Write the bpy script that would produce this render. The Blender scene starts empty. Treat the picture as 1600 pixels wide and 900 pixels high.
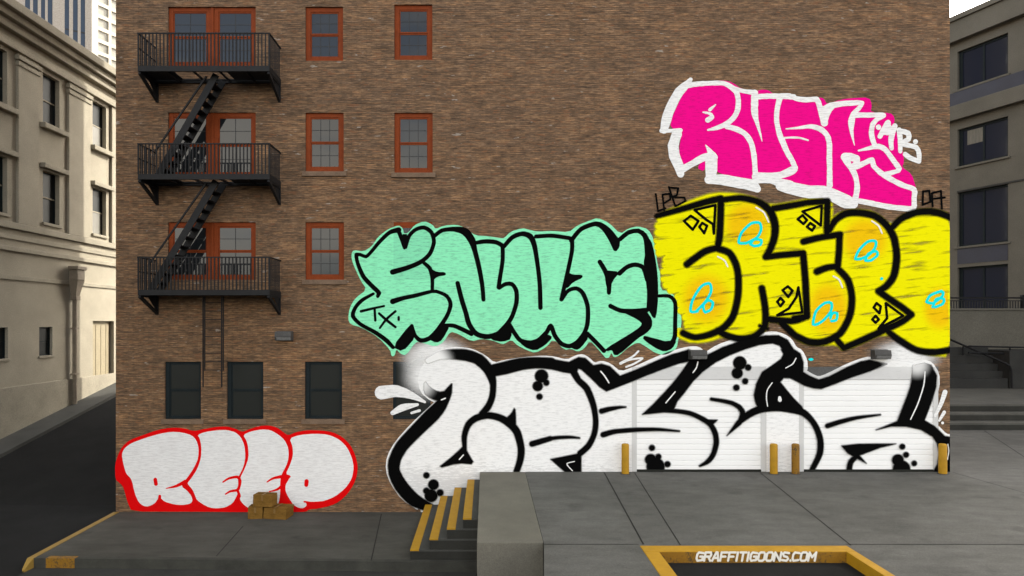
import bpy, bmesh, math, random
from mathutils import Vector, Matrix
from mathutils.geometry import delaunay_2d_cdt
random.seed(7)
S = bpy.context.scene
COL = S.collection
CZ = 5.92                       # eye height above the lower pavement
R = math.radians

def PX(px, d): return (px - 760) / 1000 * d
def PZ(py, d): return CZ - (py - 504) / 1000 * d
def wx(px): return (px - 760) / 50.0          # on the brick wall (20 m away)
def wz(py): return CZ - (py - 504) / 50.0

# ------------------------------------------------------------------ materials
def new_mat(name):
    m = bpy.data.materials.new(name); m.use_nodes = True
    nt = m.node_tree
    return m, nt, nt.nodes, nt.links, nt.nodes['Principled BSDF']

def N(nodes, kind, **kw):
    n = nodes.new(kind)
    for k, v in kw.items():
        if k in n.inputs: n.inputs[k].default_value = v
        else: setattr(n, k, v)
    return n

def coords(nt, scale=(1, 1, 1), rot=(0, 0, 0)):
    tc = nt.nodes.new('ShaderNodeTexCoord')
    mp = nt.nodes.new('ShaderNodeMapping')
    mp.inputs['Scale'].default_value = scale
    mp.inputs['Rotation'].default_value = rot
    nt.links.new(tc.outputs['Object'], mp.inputs['Vector'])
    return mp.outputs['Vector']

def noise(nt, vec, scale, detail=4, rough=0.6):
    n = nt.nodes.new('ShaderNodeTexNoise')
    n.inputs['Scale'].default_value = scale
    n.inputs['Detail'].default_value = detail
    n.inputs['Roughness'].default_value = rough
    nt.links.new(vec, n.inputs['Vector'])
    return n.outputs['Fac']

def ramp(nt, fac, stops):
    r = nt.nodes.new('ShaderNodeValToRGB')
    el = r.color_ramp.elements
    while len(el) > 1: el.remove(el[0])
    el[0].position = stops[0][0]; el[0].color = stops[0][1]
    for p, c in stops[1:]:
        e = el.new(p); e.color = c
    nt.links.new(fac, r.inputs['Fac'])
    return r.outputs['Color']

def g(v): return (v, v, v, 1)
def c3(c, k=1): return (c[0]*k, c[1]*k, c[2]*k, 1)

def mixc(nt, fac, a, b, mode='MIX'):
    m = nt.nodes.new('ShaderNodeMix'); m.data_type = 'RGBA'; m.blend_type = mode
    for s, v in ((m.inputs[0], fac), (m.inputs[6], a), (m.inputs[7], b)):
        if hasattr(v, 'default_value') or isinstance(v, bpy.types.NodeSocket): nt.links.new(v, s)
        else: s.default_value = v
    return m.outputs[2]

def math_(nt, op, a, b=0.0, clamp=False):
    m = nt.nodes.new('ShaderNodeMath'); m.operation = op; m.use_clamp = clamp
    for s, v in ((m.inputs[0], a), (m.inputs[1], b)):
        if isinstance(v, bpy.types.NodeSocket): nt.links.new(v, s)
        else: s.default_value = v
    return m.outputs[0]

def bump(nt, bsdf, h, strength=0.3, dist=0.02):
    b = nt.nodes.new('ShaderNodeBump')
    b.inputs['Strength'].default_value = strength; b.inputs['Distance'].default_value = dist
    nt.links.new(h, b.inputs['Height']); nt.links.new(b.outputs['Normal'], bsdf.inputs['Normal'])

def mottled(name, col, var=0.25, scale=1.5, rough=0.85, fine=40, bstr=0.2, metallic=0.0, spec=0.3, stretch=(1, 1, 1), grain=0.26):
    """a surface of one colour with broad stains and fine grain"""
    m, nt, nd, lk, b = new_mat(name)
    v = coords(nt, stretch)
    n1 = noise(nt, v, scale, 6, 0.65); n2 = noise(nt, v, fine, 3, 0.7)
    a = ramp(nt, n1, [(0.28, c3(col, 1 - var)), (0.5, c3(col)), (0.72, c3(col, 1 + var))])
    k = ramp(nt, n2, [(0.25, g(1-grain)), (0.75, g(1+grain))])
    lk.new(mixc(nt, 1.0, a, k, 'MULTIPLY'), b.inputs['Base Color'])
    b.inputs['Roughness'].default_value = rough; b.inputs['Metallic'].default_value = metallic
    b.inputs['Specular IOR Level'].default_value = spec
    bump(nt, b, n2, bstr, 0.01)
    return m

def brick_mat():
    m, nt, nd, lk, b = new_mat('brown_brick')
    tc = nd.new('ShaderNodeTexCoord'); sp = nd.new('ShaderNodeSeparateXYZ'); cb = nd.new('ShaderNodeCombineXYZ')
    lk.new(tc.outputs['Object'], sp.inputs[0])
    lk.new(math_(nt, 'ADD', sp.outputs['X'], sp.outputs['Y']), cb.inputs['X']); lk.new(sp.outputs['Z'], cb.inputs['Y'])
    v = cb.outputs[0]
    # courses wander a little, as old brickwork does
    w = nd.new('ShaderNodeVectorMath'); w.operation = 'MULTIPLY_ADD'
    nz = nd.new('ShaderNodeTexNoise'); nz.inputs['Scale'].default_value = 2.2; nz.inputs['Detail'].default_value = 3
    lk.new(v, nz.inputs['Vector']); lk.new(nz.outputs['Color'], w.inputs[0]); w.inputs[1].default_value = (0.05, 0.035, 0); lk.new(v, w.inputs[2])
    bt = nd.new('ShaderNodeTexBrick')
    bt.inputs['Scale'].default_value = 1.0; bt.inputs['Brick Width'].default_value = 0.31; bt.inputs['Row Height'].default_value = 0.058
    bt.inputs['Mortar Size'].default_value = 0.006; bt.inputs['Mortar Smooth'].default_value = 0.6
    bt.offset = 0.5
    bt.inputs['Color1'].default_value = g(0.0); bt.inputs['Color2'].default_value = g(1.0); bt.inputs['Mortar'].default_value = g(0.5)
    lk.new(w.outputs[0], bt.inputs['Vector'])
    base = ramp(nt, bt.outputs['Color'], [(0.0, (0.146, 0.092, 0.055, 1)), (0.35, (0.172, 0.106, 0.061, 1)), (0.7, (0.187, 0.112, 0.062, 1)), (1.0, (0.226, 0.130, 0.068, 1))])
    # streaks along the courses
    mp = nd.new('ShaderNodeMapping'); mp.inputs['Scale'].default_value = (1.7, 15, 1); lk.new(w.outputs[0], mp.inputs['Vector'])
    s1 = noise(nt, mp.outputs[0], 1.0, 5, 0.75)
    base = mixc(nt, 0.9, base, ramp(nt, s1, [(0.3, g(0.44)), (0.5, g(1.0)), (0.7, g(1.62))]), 'MULTIPLY')
    mpf = nd.new('ShaderNodeMapping'); mpf.inputs['Scale'].default_value = (4.6, 30, 1); mpf.inputs['Location'].default_value = (4, 9, 0); lk.new(w.outputs[0], mpf.inputs['Vector'])
    sf = noise(nt, mpf.outputs[0], 1.0, 3, 0.7)
    base = mixc(nt, 1.0, base, ramp(nt, sf, [(0.32, g(0.50)), (0.5, g(1.0)), (0.68, (1.6, 1.54, 1.44, 1))]), 'MULTIPLY')
    # weathering, orange low down and grey high up
    n2 = noise(nt, v, 0.35, 5, 0.65)
    base = mixc(nt, 1.0, base, ramp(nt, n2, [(0.3, (0.92, 0.93, 0.95, 1)), (0.5, g(1.0)), (0.7, (1.10, 1.05, 0.98, 1))]), 'MULTIPLY')
    hz = nd.new('ShaderNodeMapRange'); hz.inputs['From Min'].default_value = 3; hz.inputs['From Max'].default_value = 12
    lk.new(sp.outputs['Z'], hz.inputs['Value'])
    base = mixc(nt, hz.outputs[0], base, mixc(nt, 1.0, base, (0.98, 1.0, 1.06, 1), 'MULTIPLY'))
    mpc = nd.new('ShaderNodeMapping'); mpc.inputs['Scale'].default_value = (0.9, 2.6, 1); mpc.inputs['Location'].default_value = (31, 7, 0); lk.new(w.outputs[0], mpc.inputs['Vector'])
    base = mixc(nt, 1.0, base, ramp(nt, noise(nt, mpc.outputs[0], 1.0, 5, 0.7), [(0.3, g(0.70)), (0.5, g(1.0)), (0.7, (1.36, 1.32, 1.24, 1))]), 'MULTIPLY')
    # stray orange bricks and pale lime specks
    mp2 = nd.new('ShaderNodeMapping'); mp2.inputs['Scale'].default_value = (3.0, 11, 1); mp2.inputs['Location'].default_value = (13, 5, 0); lk.new(w.outputs[0], mp2.inputs['Vector'])
    s2 = noise(nt, mp2.outputs[0], 0.9, 2, 0.5)
    base = mixc(nt, ramp(nt, s2, [(0.60, g(0)), (0.68, g(0.65))]), base, (0.23, 0.105, 0.05, 1))
    mp3 = nd.new('ShaderNodeMapping'); mp3.inputs['Scale'].default_value = (2.5, 10, 1); mp3.inputs['Location'].default_value = (3, 45, 0); lk.new(w.outputs[0], mp3.inputs['Vector'])
    s3 = noise(nt, mp3.outputs[0], 0.8, 3, 0.6)
    base = mixc(nt, ramp(nt, s3, [(0.662, g(0)), (0.70, g(0.9))]), base, (0.36, 0.31, 0.26, 1))
    base = mixc(nt, math_(nt, 'MULTIPLY', bt.outputs['Fac'], 0.55), base, (0.075, 0.06, 0.047, 1))
    lk.new(base, b.inputs['Base Color']); b.inputs['Roughness'].default_value = 0.92; b.inputs['Specular IOR Level'].default_value = 0.2
    h = math_(nt, 'SUBTRACT', s1, bt.outputs['Fac'])
    bump(nt, b, h, 0.9, 0.03)
    return m

def glass_mat(name, tint=(0.012, 0.014, 0.016), rough=0.03, wave=0.02, ior=1.42):
    m, nt, nd, lk, b = new_mat(name)
    v = coords(nt)
    b.inputs['Base Color'].default_value = (*tint, 1)
    b.inputs['Roughness'].default_value = rough
    b.inputs['IOR'].default_value = ior
    bump(nt, b, noise(nt, v, 1.3, 1, 0.4), wave, 0.1)
    return m

def paint_mat(name, col, streak=0.25, thr=0.62, rough=0.7, opacity=1.0, coarse=False, var=0.06, tint_box=None, thin_below=None, fade=None):
    """wall paint; where the brick is rough the paint has missed it and the wall shows through"""
    m, nt, nd, lk, b = new_mat(name)
    vec = coords(nt)
    mp = nd.new('ShaderNodeMapping'); mp.inputs['Scale'].default_value = (2.2, 1, 16); lk.new(vec, mp.inputs['Vector'])
    s = noise(nt, mp.outputs[0], 1.6, 6, 0.78)
    vv = noise(nt, vec, 1.2, 4, 0.6)
    colr = ramp(nt, vv, [(0.3, c3(col, 1 - var)), (0.7, c3(col, 1 + var * 0.3))])
    if tint_box:
        x0, x1, z0, z1, tc_ = tint_box
        sp = nd.new('ShaderNodeSeparateXYZ'); lk.new(vec, sp.inputs[0])
        f = math_(nt, 'MULTIPLY', math_(nt, 'GREATER_THAN', sp.outputs['X'], x0), math_(nt, 'LESS_THAN', sp.outputs['X'], x1))
        f = math_(nt, 'MULTIPLY', f, math_(nt, 'GREATER_THAN', sp.outputs['Z'], z0))
        colr = mixc(nt, f, colr, (*tc_, 1))
    if fade:
        fa = nd.new('ShaderNodeAttribute'); fa.attribute_name = 'fade'
        colr = mixc(nt, fa.outputs['Fac'], colr, (*fade, 1))
    lk.new(colr, b.inputs['Base Color'])
    b.inputs['Roughness'].default_value = 0.9; b.inputs['Specular IOR Level'].default_value = 0.04
    miss = ramp(nt, s, [(thr - 0.06, g(0)), (thr + 0.05, g(1))])
    miss = math_(nt, 'MULTIPLY', miss, streak)
    if coarse:
        mp0 = nd.new('ShaderNodeMapping'); mp0.inputs['Rotation'].default_value = (0, R(7), 0); lk.new(vec, mp0.inputs['Vector'])
        mp2 = nd.new('ShaderNodeMapping'); mp2.inputs['Scale'].default_value = (0.55, 1, 4.6)
        lk.new(mp0.outputs[0], mp2.inputs['Vector'])
        s2 = noise(nt, mp2.outputs[0], 1.35, 3, 0.5)
        miss = math_(nt, 'MAXIMUM', miss, math_(nt, 'MULTIPLY', ramp(nt, s2, [(0.555, g(0)), (0.67, g(1))]), 0.72))
    if thin_below is not None:
        sp = nd.new('ShaderNodeSeparateXYZ'); lk.new(vec, sp.inputs[0])
        mr = nd.new('ShaderNodeMapRange'); mr.inputs['From Min'].default_value = thin_below + 0.9; mr.inputs['From Max'].default_value = thin_below
        lk.new(sp.outputs['Z'], mr.inputs['Value'])
        f2 = math_(nt, 'ADD', math_(nt, 'MULTIPLY', mr.outputs[0], 0.26), s)
        miss = math_(nt, 'MAXIMUM', miss, math_(nt, 'MULTIPLY', ramp(nt, f2, [(0.68, g(0)), (0.74, g(1))]), 0.22))
    at = nd.new('ShaderNodeAttribute'); at.attribute_name = 'cover'
    alpha = math_(nt, 'MULTIPLY', math_(nt, 'SUBTRACT', opacity, miss), at.outputs['Fac'])
    lk.new(alpha, b.inputs['Alpha'])
    bump(nt, b, s, 0.25, 0.01)
    return m

M = {}
M['brick'] = brick_mat()
M['sill'] = mottled('brick_sill', (0.155, 0.103, 0.068), 0.25, 6, 0.9)
M['redframe'] = mottled('rust_red_window_paint', (0.185, 0.036, 0.008), 0.18, 3, 0.6, 30, 0.1, 0.0, 0.1)
M['darkframe'] = mottled('dark_teal_window_paint', (0.009, 0.014, 0.016), 0.2, 3, 0.6, 30, 0.1, 0.0, 0.12)
M['muntin'] = mottled('thin_grey_glazing_bars', (0.022, 0.022, 0.023), 0.2, 3, 0.5, 30, 0.05)
M['glass'] = glass_mat('window_glass')
M['darkglass'] = glass_mat('dark_window_glass', (0.020, 0.022, 0.020), 0.2, 0.03, 1.28)
M['blueglass'] = glass_mat('dark_blue_window_glass', (0.011, 0.014, 0.026), 0.05, 0.02, 1.33)
M['curtainglass'] = mottled('dark_glass_with_curtains', (0.018, 0.021, 0.022), 0.3, 1.2, 0.35, 6, 0.02, 0.0, 0.06, (8, 8, 0.5))
M['blind'] = mottled('pale_curtain_behind_glass', (0.12, 0.115, 0.095), 0.25, 2, 0.5, 8, 0.05, stretch=(9, 1, 0.4))
M['iron'] = mottled('black_painted_iron', (0.007, 0.0072, 0.0082), 0.35, 5, 0.6, 60, 0.25, 0.0, 0.25)
M['stone'] = mottled('cream_limestone', (0.285, 0.258, 0.200), 0.14, 0.7, 0.9, 25, 0.15)
M['stone2'] = mottled('cream_stone_mouldings', (0.265, 0.24, 0.185), 0.18, 0.9, 0.9, 25, 0.15)
M['tanmetal'] = mottled('tan_painted_door', (0.26, 0.22, 0.14), 0.08, 0.8, 0.7, 30, 0.1)
M['pipe'] = mottled('drab_painted_drainpipe', (0.20, 0.165, 0.12), 0.25, 2, 0.7, 30, 0.2)
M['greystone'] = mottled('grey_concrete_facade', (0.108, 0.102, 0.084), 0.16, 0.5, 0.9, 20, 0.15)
M['darkstone'] = mottled('dark_concrete', (0.030, 0.030, 0.028), 0.3, 0.7, 0.85, 20, 0.2)  # concrete darkened so its colour carries the shade on the upper steps
M['spandrel'] = mottled('dark_blue_spandrel', (0.022, 0.025, 0.042), 0.2, 1, 0.4, 20, 0.1)
M['towerstone'] = mottled('pale_tower_stone', (0.34, 0.305, 0.265), 0.07, 0.3, 0.85, 8, 0.05)
M['towerwhite'] = mottled('white_tower_panels', (0.50, 0.46, 0.385), 0.05, 0.3, 0.8, 8, 0.05)
M['towerglass'] = glass_mat('tower_glass', (0.03, 0.045, 0.07), 0.08, 0.03)
M['towerpane'] = mottled('pale_tower_panes', (0.30, 0.285, 0.24), 0.1, 0.3, 0.4, 8, 0.05)  # pale cream tone for the panes
M['asphalt'] = mottled('old_asphalt', (0.0140, 0.0140, 0.0135), 0.22, 0.8, 0.95, 70, 0.5, 0.0, 0.08)
def slab_mat(name, col):
    """cast concrete: trowel streaks, cloudy stains, drips of oil, hairline cracks and pale scuffs"""
    m, nt, nd, lk, b = new_mat(name)
    v = coords(nt); vs_ = coords(nt, (0.7, 1.6, 1))
    n1 = noise(nt, v, 0.35, 5, 0.6); n2 = noise(nt, vs_, 1.6, 6, 0.7); n3 = noise(nt, v, 45, 3, 0.7); n4 = noise(nt, v, 1.1, 3, 0.5)
    c = ramp(nt, n1, [(0.3, c3(col, 0.80)), (0.5, c3(col)), (0.7, (col[0]*1.17, col[1]*1.17, col[2]*1.19, 1))])
    c = mixc(nt, 1.0, c, ramp(nt, n2, [(0.3, g(0.80)), (0.5, g(1.0)), (0.72, g(1.22))]), 'MULTIPLY')
    c = mixc(nt, 1.0, c, ramp(nt, n3, [(0.25, g(0.68)), (0.75, g(1.32))]), 'MULTIPLY')
    c = mixc(nt, ramp(nt, n4, [(0.64, g(0)), (0.74, g(0.45))]), c, c3(col, 0.45))
    vo = nd.new('ShaderNodeTexVoronoi'); vo.feature = 'DISTANCE_TO_EDGE'; vo.inputs['Scale'].default_value = 0.33; vo.inputs['Randomness'].default_value = 1.0
    wv = nd.new('ShaderNodeVectorMath'); wv.operation = 'MULTIPLY_ADD'; wn = nd.new('ShaderNodeTexNoise'); wn.inputs['Scale'].default_value = 1.4; wn.inputs['Detail'].default_value = 6
    lk.new(v, wn.inputs['Vector']); lk.new(wn.outputs['Color'], wv.inputs[0]); wv.inputs[1].default_value = (0.9, 0.9, 0); lk.new(v, wv.inputs[2]); lk.new(wv.outputs[0], vo.inputs['Vector'])
    crack = math_(nt, 'MULTIPLY', ramp(nt, vo.outputs['Distance'], [(0.0, g(0.25)), (0.003, g(0))]), ramp(nt, noise(nt, v, 0.6, 2, 0.5), [(0.60, g(0)), (0.64, g(1))]))
    c = mixc(nt, crack, c, c3(col, 0.3))
    lk.new(c, b.inputs['Base Color']); b.inputs['Roughness'].default_value = 0.9; b.inputs['Specular IOR Level'].default_value = 0.15
    bump(nt, b, n3, 0.35, 0.01)
    return m
M['platform'] = slab_mat('grey_concrete_slab', (0.092, 0.090, 0.082))
M['street'] = mottled('worn_street_asphalt', (0.040, 0.040, 0.037), 0.25, 0.8, 0.95, 60, 0.5, 0.0, 0.08)
M['sidewalk'] = slab_mat('dark_pavement', (0.062, 0.060, 0.051))
M['riser'] = mottled('shade_toned_step_riser', (0.024, 0.024, 0.020), 0.35, 0.9, 0.9, 50, 0.3)  # shade of the step faces put into a darker colour, with random mottling
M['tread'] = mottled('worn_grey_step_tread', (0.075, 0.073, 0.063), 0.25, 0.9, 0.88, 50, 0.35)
M['doorgap'] = mottled('dark_door_gap', (0.012, 0.013, 0.010), 0.3, 2, 0.9, 40, 0.2)  # near-black colour for the shaded gap under the doors
M['block'] = mottled('weathered_concrete_block', (0.120, 0.112, 0.090), 0.22, 0.7, 0.88, 50, 0.4)
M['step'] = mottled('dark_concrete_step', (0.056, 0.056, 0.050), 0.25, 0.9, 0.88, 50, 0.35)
M['joint'] = mottled('joint_sealant', (0.010, 0.009, 0.008), 0.3, 2, 0.95, 60, 0.3)
M['kerb'] = mottled('dirty_kerb_face', (0.040, 0.040, 0.033), 0.35, 1.5, 0.92, 60, 0.5)
def worn_paint(name, col, under, amt, rough=0.65):
    m, nt, nd, lk, b = new_mat(name)
    v = coords(nt)
    n1 = noise(nt, v, 3.0, 8, 0.75); n2 = noise(nt, v, 26, 4, 0.7)
    n3 = math_(nt, 'ADD', math_(nt, 'MULTIPLY', n1, 0.55), math_(nt, 'MULTIPLY', n2, 0.45))
    a = ramp(nt, n1, [(0.3, c3(col, 0.78)), (0.7, c3(col, 1.1))])
    lk.new(mixc(nt, ramp(nt, n3, [(amt, g(0)), (amt + 0.08, g(1))]), a, (*under, 1)), b.inputs['Base Color'])
    b.inputs['Roughness'].default_value = rough; b.inputs['Specular IOR Level'].default_value = 0.3
    bump(nt, b, n2, 0.3, 0.008)
    return m
M['yellow'] = worn_paint('safety_yellow_paint', (0.385, 0.205, 0.006), (0.1, 0.06, 0.02), 0.60)
M['yellowworn'] = worn_paint('worn_safety_yellow_paint', (0.24, 0.115, 0.005), (0.05, 0.034, 0.016), 0.50)
M['yellowline'] = worn_paint('faded_yellow_line', (0.25, 0.155, 0.03), (0.08, 0.07, 0.05), 0.60)
M['card'] = mottled('brown_cardboard', (0.165, 0.088, 0.020), 0.25, 3, 0.95, 30, 0.15, 0.0, 0.05, stretch=(1, 1, 3))
M['tape'] = mottled('packing_tape', (0.17, 0.095, 0.025), 0.1, 3, 0.5, 30, 0.05)
M['door'] = mottled('white_painted_shutter', (0.81, 0.81, 0.80), 0.015, 0.7, 0.6, 12, 0.0, grain=0.01)
M['jamb'] = mottled('grey_white_steel_jamb', (0.56, 0.56, 0.55), 0.04, 0.8, 0.6, 20, 0.05, grain=0.04)
M['lintel'] = mottled('dark_steel_lintel', (0.075, 0.075, 0.073), 0.2, 1.2, 0.55, 20, 0.1)
M['lamp'] = mottled('dark_lamp_housing', (0.045, 0.043, 0.040), 0.3, 6, 0.5, 40, 0.15)
M['lens'] = mottled('grey_lamp_lens', (0.16, 0.16, 0.155), 0.25, 6, 0.25, 30, 0.1)

# ------------------------------------------------------------------ mesh helpers
class MB:
    def __init__(s): s.v = []; s.f = []; s.m = []; s.cov = None; s.fade = None
    def quad(s, a, b, c, d, mi=0):
        n = len(s.v); s.v += [tuple(a), tuple(b), tuple(c), tuple(d)]; s.f.append((n, n+1, n+2, n+3)); s.m.append(mi)
    def poly(s, pts, mi=0):
        n = len(s.v); s.v += [tuple(p) for p in pts]; s.f.append(tuple(range(n, n+len(pts)))); s.m.append(mi)
    def hexa(s, p, mi=0):      # p: 4 bottom (ccw from above) + 4 top
        n = len(s.v); s.v += [tuple(q) for q in p]
        for f in ((3,2,1,0),(4,5,6,7),(0,1,5,4),(1,2,6,5),(2,3,7,6),(3,0,4,7)):
            s.f.append(tuple(n+i for i in f)); s.m.append(mi)
    def box(s, x0, x1, y0, y1, z0, z1, mi=0, bev=0.0):
        if bev > 0:
            bm = bmesh.new(); bmesh.ops.create_cube(bm, size=1)
            for v in bm.verts:
                v.co = Vector(((x0+x1)/2 + v.co.x*(x1-x0), (y0+y1)/2 + v.co.y*(y1-y0), (z0+z1)/2 + v.co.z*(z1-z0)))
            bmesh.ops.bevel(bm, geom=bm.edges[:], offset=bev, segments=2, affect='EDGES', profile=0.6)
            s.addbm(bm, mi); bm.free(); return
        s.hexa([(x0,y0,z0),(x1,y0,z0),(x1,y1,z0),(x0,y1,z0),(x0,y0,z1),(x1,y0,z1),(x1,y1,z1),(x0,y1,z1)], mi)
    def addbm(s, bm, mi=0):
        n = len(s.v); bm.verts.index_update()
        s.v += [tuple(v.co) for v in bm.verts]
        for f in bm.faces: s.f.append(tuple(n+v.index for v in f.verts)); s.m.append(mi)
    def bar(s, a, b, w, h=None, mi=0, up=(0,0,1)):     # rectangular bar from a to b
        a, b = Vector(a), Vector(b); h = h or w
        t = (b-a).normalized(); u = Vector(up)
        if abs(t.dot(u)) > 0.98: u = Vector((0,1,0))
        sd = t.cross(u).normalized(); u = sd.cross(t).normalized()
        q = []
        for c in (a, b):
            q += [c - sd*w/2 - u*h/2, c + sd*w/2 - u*h/2, c + sd*w/2 + u*h/2, c - sd*w/2 + u*h/2]
        n = len(s.v); s.v += [tuple(p) for p in q]
        for f in ((0,1,2,3),(7,6,5,4),(4,5,1,0),(5,6,2,1),(6,7,3,2),(7,4,0,3)):
            s.f.append(tuple(n+i for i in f)); s.m.append(mi)
    def tube(s, pts, r, seg=10, mi=0):
        pts = [Vector(p) for p in pts]; n0 = len(s.v); k = len(pts)
        for i, p in enumerate(pts):
            t = (pts[min(i+1,k-1)] - pts[max(i-1,0)]).normalized()
            u = Vector((0,0,1)) if abs(t.z) < 0.95 else Vector((1,0,0))
            sd = t.cross(u).normalized(); u = sd.cross(t).normalized()
            rr = r[i] if isinstance(r, (list, tuple)) else r
            for j in range(seg):
                a = 2*math.pi*j/seg; s.v.append(tuple(p + sd*rr*math.cos(a) + u*rr*math.sin(a)))
        for i in range(k-1):
            for j in range(seg):
                s.f.append((n0+i*seg+j, n0+i*seg+(j+1)%seg, n0+(i+1)*seg+(j+1)%seg, n0+(i+1)*seg+j)); s.m.append(mi)
        s.f.append(tuple(n0+j for j in reversed(range(seg)))); s.m.append(mi)
        s.f.append(tuple(n0+(k-1)*seg+j for j in range(seg))); s.m.append(mi)
    def build(s, name, mat, parent=None, loc=(0,0,0), smooth=False, fix=True):
        me = bpy.data.meshes.new(name)
        me.from_pydata(s.v, [], s.f)
        mats = mat if isinstance(mat, (list, tuple)) else [mat]
        for q in mats: me.materials.append(q)
        if len(mats) > 1: me.polygons.foreach_set('material_index', s.m)
        if fix:
            bm = bmesh.new(); bm.from_mesh(me); bmesh.ops.recalc_face_normals(bm, faces=bm.faces[:]); bm.to_mesh(me); bm.free()
        if smooth:
            me.polygons.foreach_set('use_smooth', [True]*len(me.polygons))
        if s.cov is not None:
            at = me.attributes.new('cover', 'FLOAT', 'POINT'); at.data.foreach_set('value', s.cov)
        if s.fade and max(s.fade) > 0:
            at = me.attributes.new('fade', 'FLOAT', 'POINT'); at.data.foreach_set('value', s.fade)
        me.update()
        o = bpy.data.objects.new(name, me); COL.objects.link(o); o.location = loc
        if parent: o.parent = parent
        return o

def tag(o, label=None, cat=None, group=None, kind=None):
    if label: o['label'] = label
    if cat: o['category'] = cat
    if group: o['group'] = group
    if kind: o['kind'] = kind
    return o
def thing(name, label, cat, loc=(0,0,0), rz=0, group=None):
    o = bpy.data.objects.new(name, None); COL.objects.link(o); o.empty_display_size = 0.3
    o.location = loc; o.rotation_euler = (0, 0, rz)
    return tag(o, label, cat, group)
def copy_tree(o, parent=None):
    c = o.copy(); COL.objects.link(c); c.parent = parent
    for ch in list(o.children): copy_tree(ch, c)
    return c

def wall_mb(x0, x1, z0, z1, holes, depth, rec=0.15, mi_rev=0):
    """front with openings (x0,x1,z0,z1[,recess]), reveals, sides, top and back; front plane y=0"""
    b = MB()
    xs = sorted({x0, x1, *[h[0] for h in holes], *[h[1] for h in holes]})
    zs = sorted({z0, z1, *[h[2] for h in holes], *[h[3] for h in holes]})
    for i in range(len(xs)-1):
        for j in range(len(zs)-1):
            cx, cz = (xs[i]+xs[i+1])/2, (zs[j]+zs[j+1])/2
            if any(h[0] < cx < h[1] and h[2] < cz < h[3] for h in holes): continue
            b.quad((xs[i],0,zs[j]), (xs[i+1],0,zs[j]), (xs[i+1],0,zs[j+1]), (xs[i],0,zs[j+1]))
    for h in holes:
        r = h[4] if len(h) > 4 else rec
        a, c, d, e = h[:4]
        b.quad((a,0,d),(a,r,d),(a,r,e),(a,0,e), mi_rev); b.quad((c,r,d),(c,0,d),(c,0,e),(c,r,e), mi_rev)
        b.quad((a,0,e),(a,r,e),(c,r,e),(c,0,e), mi_rev); b.quad((a,r,d),(a,0,d),(c,0,d),(c,r,d), mi_rev)
    b.quad((x0,depth,z0),(x0,0,z0),(x0,0,z1),(x0,depth,z1)); b.quad((x1,0,z0),(x1,depth,z0),(x1,depth,z1),(x1,0,z1))
    b.quad((x0,0,z1),(x1,0,z1),(x1,depth,z1),(x0,depth,z1)); b.quad((x1,depth,z0),(x0,depth,z0),(x0,depth,z1),(x1,depth,z1))
    return b

# ------------------------------------------------------------------ camera, sky, sun
cam = bpy.data.cameras.new('camera'); co = bpy.data.objects.new('camera', cam); COL.objects.link(co)
co.location = (0, 0, CZ); co.rotation_euler = (R(90), 0, 0)
cam.sensor_width = 36; cam.lens = 22.5; cam.shift_x = 0.025; cam.shift_y = 0.03375
cam.clip_start = 0.1; cam.clip_end = 5000
S.camera = co
SUN_EL, SUN_AZ = 33.0, 45.0     # azimuth measured from +Y (away from the camera) towards +X
wd = bpy.data.worlds.new('World'); S.world = wd; wd.use_nodes = True
nt = wd.node_tree; nd = nt.nodes; lk = nt.links
bg = nd['Background']
sky = nd.new('ShaderNodeTexSky'); sky.sky_type = 'NISHITA'; sky.sun_disc = False
sky.sun_elevation = R(SUN_EL); sky.sun_rotation = R(SUN_AZ); sky.air_density = 1.0; sky.dust_density = 3.0; sky.ozone_density = 1.0
# thin broken cloud over the blue: paler and less saturated
tcw = nd.new('ShaderNodeTexCoord'); mpw = nd.new('ShaderNodeMapping'); mpw.inputs['Scale'].default_value = (1, 1, 2.2); mpw.inputs['Location'].default_value = (2.3, 0.4, 0.7)
lk.new(tcw.outputs['Generated'], mpw.inputs['Vector'])
cn = noise(nt, mpw.outputs[0], 2.6, 6, 0.6)
spw = nd.new('ShaderNodeSeparateXYZ'); lk.new(tcw.outputs['Generated'], spw.inputs[0])
bank = ramp(nt, spw.outputs['Z'], [(0.0, g(0.27)), (0.2, g(0.29)), (0.29, g(0.19)), (0.36, g(0.03)), (0.7, g(0.18))])
hs = nd.new('ShaderNodeHueSaturation'); hs.inputs['Saturation'].default_value = 0.55; hs.inputs['Value'].default_value = 1.0
lk.new(sky.outputs[0], hs.inputs['Color'])
cloudc = nd.new('ShaderNodeHueSaturation'); cloudc.inputs['Saturation'].default_value = 0.05; cloudc.inputs['Value'].default_value = 1.5
lk.new(sky.outputs[0], cloudc.inputs['Color'])
warm = mixc(nt, 1.0, cloudc.outputs[0], (1.08, 1.0, 0.87, 1), 'MULTIPLY')
skyc = mixc(nt, ramp(nt, math_(nt, 'ADD', cn, math_(nt, 'SUBTRACT', bank, 0.15)), [(0.42, g(0)), (0.62, g(1))]), hs.outputs[0], warm)
lk.new(skyc, bg.inputs['Color']); bg.inputs['Strength'].default_value = 0.15
sl = bpy.data.lights.new('sun', 'SUN'); so = bpy.data.objects.new('sun', sl); COL.objects.link(so)
sl.energy = 2.0; sl.angle = R(0.5); sl.color = (1.0, 0.94, 0.83)
dirv = Vector((math.sin(R(SUN_AZ))*math.cos(R(SUN_EL)), math.cos(R(SUN_AZ))*math.cos(R(SUN_EL)), math.sin(R(SUN_EL))))
so.rotation_euler = dirv.to_track_quat('Z', 'Y').to_euler(); so.location = (30, 60, 50)
S.view_settings.view_transform = 'Standard'; S.view_settings.look = 'None'; S.view_settings.gamma = 1.0
S.view_settings.exposure = 1.95; S.view_settings.use_curve_mapping = False

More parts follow.
